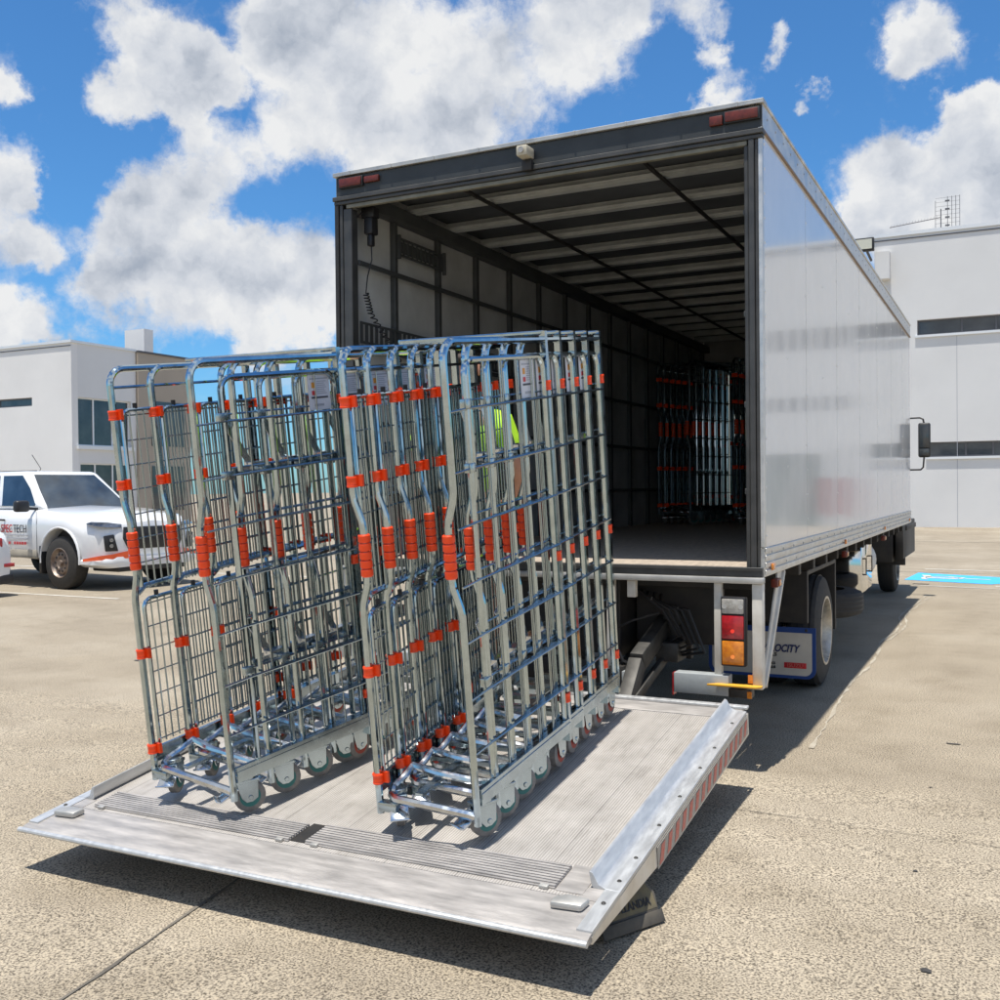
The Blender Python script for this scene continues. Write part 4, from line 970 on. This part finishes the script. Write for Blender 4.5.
    fb_.bar((.0,.0,.100),(cx*.45,.0,.100),.034,.034); 
    fb_.obj('front_bracket', 'zinc', root, bevel=.002)
    ft = MB(); ft.tube([(.03,.05,.150),(.04,.018,.135),(.07,.0,.128),(cx,-.012,.128),(cx+.03,-.012,.127),(Wc-.03,-.0,.106),(Wc-.005,.0,.102)], .016, 8)
    ft.tube([(.05,.16,.190),(cx,.13,.185),(Wc-.07,.17,.150),(Wc-.03,.2,.145)], .014, 8)
    ft.tube([(.03,.05,.150),(.045,.10,.17),(.05,.16,.190)], .013, 8)
    ft.obj('nesting_beam', 'zinc_bright', root)
    dp = MB(); dp.box(.03,Wc-.05,.20,.205,.11,.17) if False else None
    mesh_ = MB(); mesh_.bar((cx,.0,.155),(cx+.02,.62,.165),.030,.012); mesh_.bar((.04,Lc-.04,.165),(Wc-.06,Lc-.04,.165),.03,.02); mesh_.bar((.045,.3,.165),(Wc*.8,.3,.165),.02,.016)
    mesh_.obj('base_stay', 'zinc', root)
    castor(.040, .06, root, True, .55); castor(Wc-.016, .075, root, True, -.5)
    castor(-.005, Lc-.06, root); castor(Wc+.004, Lc-.045, root)
    return root

def copy_tree(o, parent=None):
    c = o.copy(); COL.objects.link(c); c.parent = parent
    for ch_ in [x for x in o.children]: copy_tree(ch_, c)
    return c

PLW = Matrix.Translation((0,0,G)) @ TPl
def nest(proto, Wc, sp, x, v, yaw, n, labels, group):
    """nest of cages standing on the platform; x, v: platform position of the front right corner"""
    R = Matrix.Rotation(-yaw, 4, 'Z')
    for i in range(n):
        c = proto if i == 0 else copy_tree(proto)
        off = R @ V((-Wc, 0, 0)) + R @ V((0, sp*i, 0))
        rnd = random.uniform(-.006,.006); jy = random.uniform(-.010,.010) if i else 0; ja = random.uniform(-.009,.009) if i else 0
        c.matrix_local = PLW @ Matrix.Translation((x+off.x+(rnd if i else 0), -v+off.y+jy, .0135)) @ R @ Matrix.Rotation(ja, 4, 'Z')
        tag(c, labels[i], 'roll cage', group)
ordn = ['frontmost', 'second', 'third', 'fourth', 'rearmost']
cr_ = make_cage(.385, .76)
nest(cr_, .385, .154, -.548, 1.603, -.027, 5, [f'galvanised roll cage, {k} from the front of the right hand nest on the lift' for k in ordn], 'roll cages nested on the right of the lift platform')
cl_ = make_cage(.47, .71)
nest(cl_, .47, .182, -1.529, 1.700, .150, 5, [f'galvanised roll cage, {k} from the front of the left hand nest on the lift' for k in ordn], 'roll cages nested on the left of the lift platform')
# cages deep inside the cargo body
base = [c for c in bpy.data.objects if c.name == 'roll_cage'][0]
def inside(n, x, y, z, yaw, dx, dy, lab, group):
    for i in range(n):
        c = copy_tree(base); c.matrix_local = Matrix.Translation((x+dx*i, y+dy*i, z)) @ Matrix.Rotation(yaw, 4, 'Z'); tag(c, lab[i], 'roll cage', group)
no = ['first', 'second', 'third', 'fourth', 'fifth', 'sixth']
inside(6, -2.28, 5.45, G+.052, -.28, .034, .115, [f'dim roll cage inside the cargo body, {k} from the left of the far left nest' for k in no], 'roll cages at the left inside the truck')
inside(4, -1.47, 5.42, G+.052, -.28, .034, .115, [f'dim roll cage inside the cargo body, {k} from the left of the right nest' for k in no[:4]], 'roll cages at the right inside the truck')

# ------------------------------------------------------------------ person between the nests
def skin_mesh(name, joints, edges, m, root_i=0, sub=2, parent=None):
    me = bpy.data.meshes.new(name); me.from_pydata([j[0] for j in joints], edges, [])
    o = bpy.data.objects.new(name, me); COL.objects.link(o)
    md = o.modifiers.new('s', 'SKIN'); md.use_smooth_shade = True
    for i, j_ in enumerate(joints):
        sv = me.skin_vertices[0].data[i]; sv.radius = j_[1] if isinstance(j_[1], tuple) else (j_[1], j_[1]); sv.use_root = (i == root_i)
    sd = o.modifiers.new('u', 'SUBSURF'); sd.levels = sub; sd.render_levels = sub
    dg = bpy.context.evaluated_depsgraph_get(); me2 = bpy.data.meshes.new_from_object(o.evaluated_get(dg))
    bpy.data.objects.remove(o); me2.materials.clear(); me2.materials.append(M[m])
    for p_ in me2.polygons: p_.use_smooth = True; p_.material_index = 0
    return link(name, me2, parent)
pp = PLW @ V((-1.435, -.03, .003))
pe = empty('person', Matrix.Translation(pp) @ Matrix.Rotation(math.radians(-150), 4, 'Z')); tag(pe, 'person in a hi-vis yellow shirt and dark shorts standing behind the roll cages', 'person')
# person faces -y locally (before rotation +x right)
J = [((0,.0,.90),(.15,.11)),((0,.0,1.05),(.14,.10)),((0,-.01,1.22),(.155,.11)),((0,-.03,1.36),(.15,.10)),((0,-.045,1.46),(.06,.06)),((0,-.07,1.53),(.052,.055)),((0,-.10,1.60),(.074,.088)),((0,-.10,1.69),(.072,.085)),
 ((.19,-.03,1.37),.058),((.27,-.06,1.14),.044),((.27,-.24,1.03),.034),((.26,-.33,1.02),.028),
 ((-.19,-.03,1.37),.058),((-.27,-.04,1.12),.044),((-.25,-.20,.98),.034),((-.24,-.29,.96),.028),
 ((.10,0,.84),(.10,.10)),((.11,-.02,.50),.062),((.11,.0,.28),.056),((.11,.02,.09),.040),((.11,-.10,.045),(.045,.035)),((.11,-.17,.035),(.038,.028)),
 ((-.10,0,.84),(.10,.10)),((-.11,-.02,.50),.062),((-.11,.0,.28),.056),((-.11,.02,.09),.040),((-.11,-.10,.045),(.045,.035)),((-.11,-.17,.035),(.038,.028))]
E_ = [(0,1),(1,2),(2,3),(3,4),(4,5),(5,6),(6,7),(3,8),(8,9),(9,10),(10,11),(3,12),(12,13),(13,14),(14,15),(0,16),(16,17),(17,18),(18,19),(19,20),(20,21),(0,22),(22,23),(23,24),(24,25),(25,26),(26,27)]
# hands with five fingers
def hand(base_i, s):
    b = V(J[base_i][0]); n0 = len(J)
    J.append((tuple(b+V((0,-.045,-.005))), (.034,.018))); E_.append((base_i, n0))
    for k, (dx, ln) in enumerate(((-.026,.030),(-.009,.035),(.009,.033),(.026,.026))):
        a = len(J); J.append((tuple(b+V((dx,-.085,-.008))), .0085)); J.append((tuple(b+V((dx,-.085-ln*.8,-.022))), .0080)); J.append((tuple(b+V((dx,-.085-ln*.9,-.048))), .0070))
        E_.extend([(n0, a), (a, a+1), (a+1, a+2)])
    a = len(J); J.append((tuple(b+V((s*-.040,-.045,-.012))), .010)); J.append((tuple(b+V((s*-.050,-.075,-.030))), .0085)); E_.extend([(n0, a), (a, a+1)])
hand(11, 1); hand(15, -1)
body = skin_mesh('body', J, E_, 'skin', 0, 2, pe)
sh = [((0,.0,.93),(.165,.125)),((0,.0,1.06),(.158,.118)),((0,-.01,1.22),(.17,.125)),((0,-.03,1.36),(.162,.112)),((0,-.045,1.43),(.085,.075)),((.20,-.03,1.36),.072),((.255,-.05,1.20),.062),((-.20,-.03,1.36),.072),((-.255,-.035,1.18),.062)]
skin_mesh('shirt', sh, [(0,1),(1,2),(2,3),(3,4),(3,5),(5,6),(3,7),(7,8)], 'hivis', 0, 2, pe)
so2 = [((0,.0,.93),(.16,.12)),((.105,0,.82),.112),((.115,-.015,.56),.090),((-.105,0,.82),.112),((-.115,-.015,.56),.090)]
skin_mesh('shorts', so2, [(0,1),(1,2),(0,3),(3,4)], 'shorts', 0, 2, pe)
for s in (.11,-.11): skin_mesh('boot', [((s,.035,.16),.055),((s,.03,.07),.056),((s,-.09,.05),(.052,.045)),((s,-.19,.04),(.046,.036))], [(0,1),(1,2),(2,3)], 'boot', 0, 2, pe)
hr_ = skin_mesh('hair', [((0,-.075,1.66),(.080,.085)),((0,-.07,1.735),(.074,.080))], [(0,1)], 'hair', 0, 2, pe)
ey = MB()
for s in (-.03,.03): ey.lathe([(-.004,.001),(-.003,.008),(.003,.008),(.004,.001)], (s,-.186,1.655), 'y', 10)
ey.obj('eyes', 'eye_dark', pe); MB().box(-.022,.022,-.186,-.178,1.595,1.603).obj('mouth', 'lip', pe, bevel=.002)
MB().prism([(-.20,1.60),(-.176,1.665),(-.17,1.61)], lambda a, b, t: V((t, a, b)), -.010, .010).obj('nose', 'skin', pe, bevel=.004)
for s in (-1,1): MB().box(min(s*.07,s*.084),max(s*.07,s*.084),-.115,-.085,1.615,1.675).obj('ear', 'skin', pe, bevel=.006)

# ------------------------------------------------------------------ vehicles at the left
def loft(secs, n_=None):
    """secs: list of (x, [(y,z)...]) half sections from bottom centre to top centre; mirrored"""
    mb = MB(); rings = []
    for x, half in secs:
        full = [(x, y, z) for y, z in half]+[(x, -y, z) for y, z in half[::-1] if abs(y) > 1e-6]
        rings.append(full)
    n = len(rings[0]); vs = [v for r in rings for v in r]
    fs = [[i*n+j, i*n+(j+1) % n, (i+1)*n+(j+1) % n, (i+1)*n+j] for i in range(len(rings)-1) for j in range(n)]
    fs.append(list(range(n))); fs.append([(len(rings)-1)*n+j for j in range(n)][::-1]); mb.add(vs, fs); return mb
def hs(w, zb, zt, wt=None, belt=None):
    wt = wt or w; belt = belt or zb+(zt-zb)*.62
    return [(0,zb),(w*.86,zb),(w*.97,zb+.04),(w,zb+.16),(w*1.012,belt-.08),(w*1.0,belt),(wt*.975,zt-.09),(wt*.92,zt-.025),(wt*.80,zt),(0,zt+.035)]
def patch(c, u0, u1, w0, w1, off, th=.006, poly=None):
    """c: 4 corners (bottom-left, bottom-right, top-right, top-left)"""
    c = [V(x) for x in c]; nrm = (c[1]-c[0]).cross(c[3]-c[0]).normalized()
    f = lambda u, w: c[0].lerp(c[1], u).lerp(c[3].lerp(c[2], u), w)
    poly = poly or [(u0,w0),(u1,w0),(u1,w1),(u0,w1)]
    mb = MB(); n = len(poly); a = [f(u, w)+nrm*off for u, w in poly]; b = [p-nrm*th for p in a]
    return mb.add(a+b, [list(range(n)), [n+i for i in range(n)][::-1]]+[[i, n+i, n+(i+1) % n, (i+1) % n] for i in range(n)])
def cut(o, cutters):
    for c in cutters:
        m = o.modifiers.new('b', 'BOOLEAN'); m.operation = 'DIFFERENCE'; m.object = c; m.solver = 'EXACT'
    dg = bpy.context.evaluated_depsgraph_get(); me = bpy.data.meshes.new_from_object(o.evaluated_get(dg))
    old = o.data; o.modifiers.clear(); o.data = me
    me.set_sharp_from_angle(angle=math.radians(32))
    for c in cutters: bpy.data.objects.remove(c)

pk = empty('pickup_truck', Matrix.Translation((-11.13, 6.28, 0)) @ Matrix.Rotation(math.radians(-7), 4, 'Z'))
tag(pk, 'white pickup with red and black door lettering and orange bumper tape', 'pickup')
secs = []
for x, w, zb, zt in ((.92,.36,.50,.82),(.89,.58,.40,.95),(.82,.72,.36,1.00),(.70,.83,.35,1.035),(.50,.89,.35,1.07),(.1,.925,.36,1.115),(-.30,.925,.38,1.15),(-.60,.915,.40,1.165),(-1.2,.91,.42,1.16),(-2.25,.91,.42,1.16),(-2.30,.90,.42,1.12)):
    secs.append((x, hs(w, zb, zt, w*.985 if x < .6 else w*.9, 1.0 if x < .5 else zb+(zt-zb)*.7)))
pb = loft(secs[::-1]).obj('body', 'car_white', pk, smooth=32)
c1 = MB().cyl((0,-1.3,.43),(0,1.3,.43),.455,36).obj('cutter', 'black_plastic', pk)
cut(pb, [c1])
pkin = MB(); pkin.box(-.5,.55,-.74,.74,.50,.95); pkin.box(-2.2,.6,-.45,.45,.38,.6); pkin.obj('wheel_arch_liner', 'black_plastic', pk, smooth=0)
# flares
fr_ = MB()
for s in (-1, 1):
    pts = [(math.cos(a)*.47, s*.925, .43+math.sin(a)*.47) for a in [PI*(-.04)+i*PI*1.08/16 for i in range(17)]]; fr_.tube(pts, .018, 6)
fr_.obj('wheel_arch_trim', 'car_white', pk)
# cabin
GB = {'fr':(-.60,-.80,1.15),'fl':(-.60,.80,1.15),'rl':(-2.35,.82,1.15),'rr':(-2.35,-.82,1.15),'tfr':(-1.32,-.63,1.74),'tfl':(-1.32,.63,1.74),'trl':(-2.25,.65,1.74),'trr':(-2.25,-.65,1.74)}
gh = MB(); gh.add([GB[k] for k in ('fr','fl','rl','rr','tfr','tfl','trl','trr')], [[0,3,2,1],[4,5,6,7],[0,1,5,4],[1,2,6,5],[2,3,7,6],[3,0,4,7]])
gh.obj('cabin', 'car_white', pk, bevel=.085, seg=4, smooth=40)
patch((GB['fr'],GB['fl'],GB['tfl'],GB['tfr']),0,1,0,1,.004,.006,[(.06,.03),(.94,.03),(.93,.5),(.905,.90),(.095,.90),(.07,.5)]).obj('windscreen', 'car_glass', pk, smooth=0)
patch((GB['rr'],GB['fr'],GB['tfr'],GB['trr']),0,1,0,1,.004,.006,[(.40,.09),(.90,.09),(.93,.14),(.93,.2),(.95,.55),(.90,.88),(.42,.88)]).obj('door_window', 'car_glass', pk, smooth=0)
patch((GB['rr'],GB['fr'],GB['tfr'],GB['trr']),0,1,0,1,.004,.006,[(.08,.09),(.33,.09),(.33,.88),(.10,.88)]).obj('door_window', 'car_glass', pk, smooth=0)
patch((GB['rl'],GB['fl'],GB['tfl'],GB['trl'])[::-1],0,1,0,1,.004,.006,[(.1,.1),(.9,.1),(.9,.9),(.1,.9)]).obj('door_window', 'car_glass', pk, smooth=0)
sl_ = MB(); sl_.box(-.565,-.558,-.9275,-.9255,.46,1.12); sl_.box(-1.62,-1.612,-.9245,-.920,.46,1.12); sl_.box(-1.62,-.56,-.9265,-.9225,.452,.458); sl_.obj('door_gap', 'label_dark', pk, smooth=0)
MB().box(-2.25,-.58,-.917,-.905,.43,.56).obj('dusty_sill', 'car_dust', pk, bevel=.01)
hd_ = MB(); hd_.tube([(-1.58,-.915,.99),(-1.56,-.955,.995),(-1.42,-.955,.995),(-1.40,-.915,.99)], .014, 7); hd_.obj('door_handle', 'black_plastic', pk)
mr_ = MB().box(-.80,-.68,-1.16,-.94,1.12,1.29).obj('wing_mirror', 'car_plastic', pk, bevel=.04, seg=3)
MB().bar((-.74,-.95,1.17),(-.74,-.80,1.16),.05,.04).obj('mirror_stalk', 'car_plastic', mr_)
# front end
fr1 = MB().prism([(-.44,.58),(.44,.58),(.52,.74),(.50,.90),(-.50,.90),(-.52,.74)], lambda a, b, t: V((t, a, b)), .87, .930).obj('grille', 'car_plastic', pk, bevel=.01)
for z in (.70,.78,.86): MB().box(.929,.936,-.44,.44,z,z+.012).obj('grille_bar', 'car_plastic', fr1, smooth=0)
MB().box(.966,.972,-.20,.20,.38,.46).obj('number_plate', 'label_white', pk, bevel=.004)
for s in (-1, 1):
    h_ = MB().prism([(.90,.555*s,.955),(.925,.50*s,1.01)], lambda *a: None, 0, 0) if False else MB()
    h_.add([(.93,s*.54,.93),(.90,s*.70,.94),(.78,s*.865,.965),(.62,s*.915,1.02),(.70,s*.88,1.055),(.86,s*.72,1.035),(.93,s*.54,1.0)]+[(.86,s*.50,.93),(.80,s*.62,.94),(.70,s*.78,.965),(.55,s*.85,1.02),(.6,s*.82,1.04),(.78,s*.66,1.02),(.86,s*.50,1.0)], [[0,1,2,3,4,5,6],[13,12,11,10,9,8,7]]+[[i,7+i,7+(i+1)%7,(i+1)%7] for i in range(7)])
    h_.v = [(x-.035, y*.985, (z-.95)*.75+.905) for x, y, z in h_.v]; h_.obj('headlight', 'headlamp', pk, bevel=.006)
    f_ = MB().add([(.925,s*.60,.56),(.86,s*.775,.56),(.855,s*.80,.78),(.905,s*.66,.80),(.80,s*.55,.56),(.74,s*.68,.56),(.74,s*.70,.78),(.80,s*.6,.80)], [[0,1,2,3],[7,6,5,4],[0,4,5,1],[1,5,6,2],[2,6,7,3],[3,7,4,0]])
    f_.v = [(x-.022, y*.99, z) for x, y, z in f_.v]; ff = f_.obj('fog_light_bezel', 'car_plastic', pk, bevel=.01)
    for z in (.64,.72): MB().cyl((.87,s*.70,z),(.915,s*.715,z),.028,12).obj('fog_lamp', 'chrome', ff)
    t_ = MB().add([(.952,s*.46,.455),(.90,s*.68,.44),(.80,s*.84,.44),(.55,s*.925,.42),(.55,s*.925,.455),(.80,s*.845,.50),(.90,s*.69,.52),(.952,s*.47,.56)], [[0,1,6,7],[1,2,5,6],[2,3,4,5]])
    t_.v = [V(v)+V((.012,s*.012,0)) for v in t_.v]; t_.obj('orange_tape', 'tape_orange', pk, smooth=0)
bp_ = loft([(x, [(0,z0),(w*.9,z0),(w,z0+.05),(w,z1-.03),(w*.95,z1),(0,z1)]) for x, w, z0, z1 in ((.45,.925,.33,.45),(.72,.885,.32,.46),(.86,.80,.32,.47),(.94,.64,.33,.48),(.965,.40,.34,.48))]).obj('front_bumper', 'car_white', pk, smooth=40)
MB().box(.3,.90,-.6,.6,.26,.33).obj('under_tray', 'car_plastic', pk, bevel=.02)
MB().box(-.50,-.44,-.93,-.70,.22,.62).obj('mud_flap', 'car_plastic', pk, bevel=.005)
MB().tube([(-1.45,-.30,1.75),(-1.42,-.30,1.78),(-1.62,-.32,2.0)], .006, 5).obj('aerial', 'black_plastic', pk)
for (x, s) in ((0,-1),(0,1),(-3.0,-1),(-3.0,1)):
    w = empty('wheel_mount', Matrix.Translation((x, s*.925, .385)) @ Matrix.Rotation(-s*-PI/2 if False else (PI/2 if s > 0 else -PI/2), 4, 'Z'), pk) if False else None
def wheel_y(parent, x, yo, s, r, w, rim, m):
    t = MB(); t.lathe([(-w*s,rim),(-w*s,r*.82),((-w+.025)*s,r*.97),((-w+.05)*s,r),(-.05*s,r),(-.025*s,r*.97),(0,r*.82),(0,rim)], (x, yo, r), 'y', 36)
    wh = t.obj('wheel', 'rubber', parent)
    q = MB(); q.lathe([(a*s, b) for a, b in [(0,rim+.004),(.004,rim-.004),(-.03,rim-.02),(-.05,rim*.80),(-.025,rim*.70),(-.02,rim*.45),(-.035,rim*.38),(-.035,.01),(-.09,.01),(-.09,rim*.9)]], (x, yo, r), 'y', 32)
    q.cyl((x,yo-.035*s,r),(x,yo+.005*s,r),rim*.20,14); q.obj('rim', m, wh)
    hl_ = MB()
    for k in range(10):
        a = k*PI/5; hl_.cyl((x+math.cos(a)*rim*.58,yo-.0225*s,r+math.sin(a)*rim*.58),(x+math.cos(a)*rim*.58,yo-.018*s,r+math.sin(a)*rim*.58),.018,8)
    hl_.obj('rim_hole', 'black_plastic', wh)
for x in (0,-3.0):
    for s in (-1, 1): wheel_y(pk, x, s*.93, s, .385, .25, .215, 'steel_rim_dusty')
tray = MB(); tray.box(-4.3,-2.36,-.92,.92,.78,.86); tray.box(-4.3,-2.36,-.95,-.921,.80,1.12); tray.box(-4.3,-2.36,.921,.95,.80,1.12); tray.box(-4.33,-4.301,-.95,.95,.80,1.12); tray.box(-2.36,-2.32,-.9,.9,.8,1.6); tray.box(-4.2,-2.3,-.4,.4,.5,.779)
tray.obj('tray', 'alu_dull', pk, bevel=.006)
TD = lambda x, z: Matrix.Translation((x, -.9285, z)) @ Matrix.Rotation(PI/2, 4, 'X')
text('door_lettering', 'SPEC', .17, TD(-1.34,.86), 'badge_red', pk, extrude=.001, sx=.82, bold=.001)
text('door_lettering', 'TECH', .17, TD(-.99,.86), 'label_dark', pk, extrude=.001, sx=.82, bold=.0)
dl = MB()
for z, a, b in ((.765,-1.46,-.80),(.715,-1.42,-.78)): dl.box(a,b,-.9295,-.9275,z,z+.012)
dl.obj('door_small_print', 'label_grey', pk, smooth=0)
dl = MB()
for k in range(9): dl.box(-1.42+k*.068,-1.375+k*.068,-.9295,-.9275,.63,.672) if k != 3 else None
dl.obj('door_number_print', 'label_red', pk, smooth=0)
MB().box(-1.70,-1.58,-.9290,-.9275,.84,.93).obj('door_logo', 'badge_red', pk, smooth=0)

# second white car, cut by the left edge
c2 = empty('hatchback_car', Matrix.Translation((-11.84, 3.66, 0)) @ Matrix.Rotation(math.radians(3), 4, 'Z')); tag(c2, 'white hatchback with a low red reflector cut by the left edge', 'car')
secs = []
for x, w, zb, zt in ((.80,.55,.30,.66),(.77,.74,.22,.80),(.66,.84,.19,.88),(.45,.875,.18,.93),(0,.885,.18,.95),(-1.2,.885,.18,.93),(-2.4,.88,.18,.90),(-3.0,.85,.2,.80),(-3.3,.65,.25,.65)):
    secs.append((x, hs(w, zb, zt, w*.95)))
cb2 = loft(secs[::-1]).obj('body', 'car_white', c2, smooth=34)
k1 = [MB().cyl((x,-1.2,.32),(x,1.2,.32),.36,32).obj('cutter', 'black_plastic', c2) for x in (0,-2.6)]; cut(cb2, k1)
gh = MB(); gh.add([(.62,-.74,.93),(.62,.74,.93),(-2.1,.76,.93),(-2.1,-.76,.93),(.25,-.56,1.44),(.25,.56,1.44),(-1.3,.58,1.46),(-1.3,-.58,1.46)], [[0,3,2,1],[4,5,6,7],[0,1,5,4],[1,2,6,5],[2,3,7,6],[3,0,4,7]])
gh.obj('cabin', 'car_white', c2, bevel=.07, seg=3, smooth=40)
q4 = [(.62,-.74,.93),(.62,.74,.93),(.25,.56,1.44),(.25,-.56,1.44)]
patch(q4,0,1,0,1,.004,.006,[(.08,.1),(.92,.1),(.9,.88),(.1,.88)]).obj('rear_window', 'car_glass', c2, smooth=0)
q4 = [(-2.1,-.76,.93),(.62,-.74,.93),(.25,-.56,1.44),(-1.3,-.58,1.46)]
patch(q4,0,1,0,1,.004,.006,[(.1,.08),(.48,.08),(.48,.88),(.14,.88)]).obj('side_window', 'car_glass', c2, smooth=0)
patch(q4,0,1,0,1,.004,.006,[(.52,.08),(.88,.08),(.84,.88),(.52,.88)]).obj('side_window', 'car_glass', c2, smooth=0)
for s in (-1, 1):
    MB().box(.60,.785,min(s*.46,s*.62),max(s*.46,s*.62),.66,.80).obj('tail_light', 'red_lens', c2, bevel=.02)
    MB().box(.70,.79,min(s*.62,s*.80),max(s*.62,s*.80),.40,.45).obj('rear_reflector', 'red_lens', c2, bevel=.008)
MB().box(.2,.79,-.78,.78,.17,.30).obj('lower_bumper', 'car_plastic', c2, bevel=.02)
for x in (0,-2.6):
    for s in (-1, 1): wheel_y(c2, x, s*.88, s, .315, .2, .20, 'rim')

for o in bpy.data.objects:
    if '_o' in o: del o['_o']
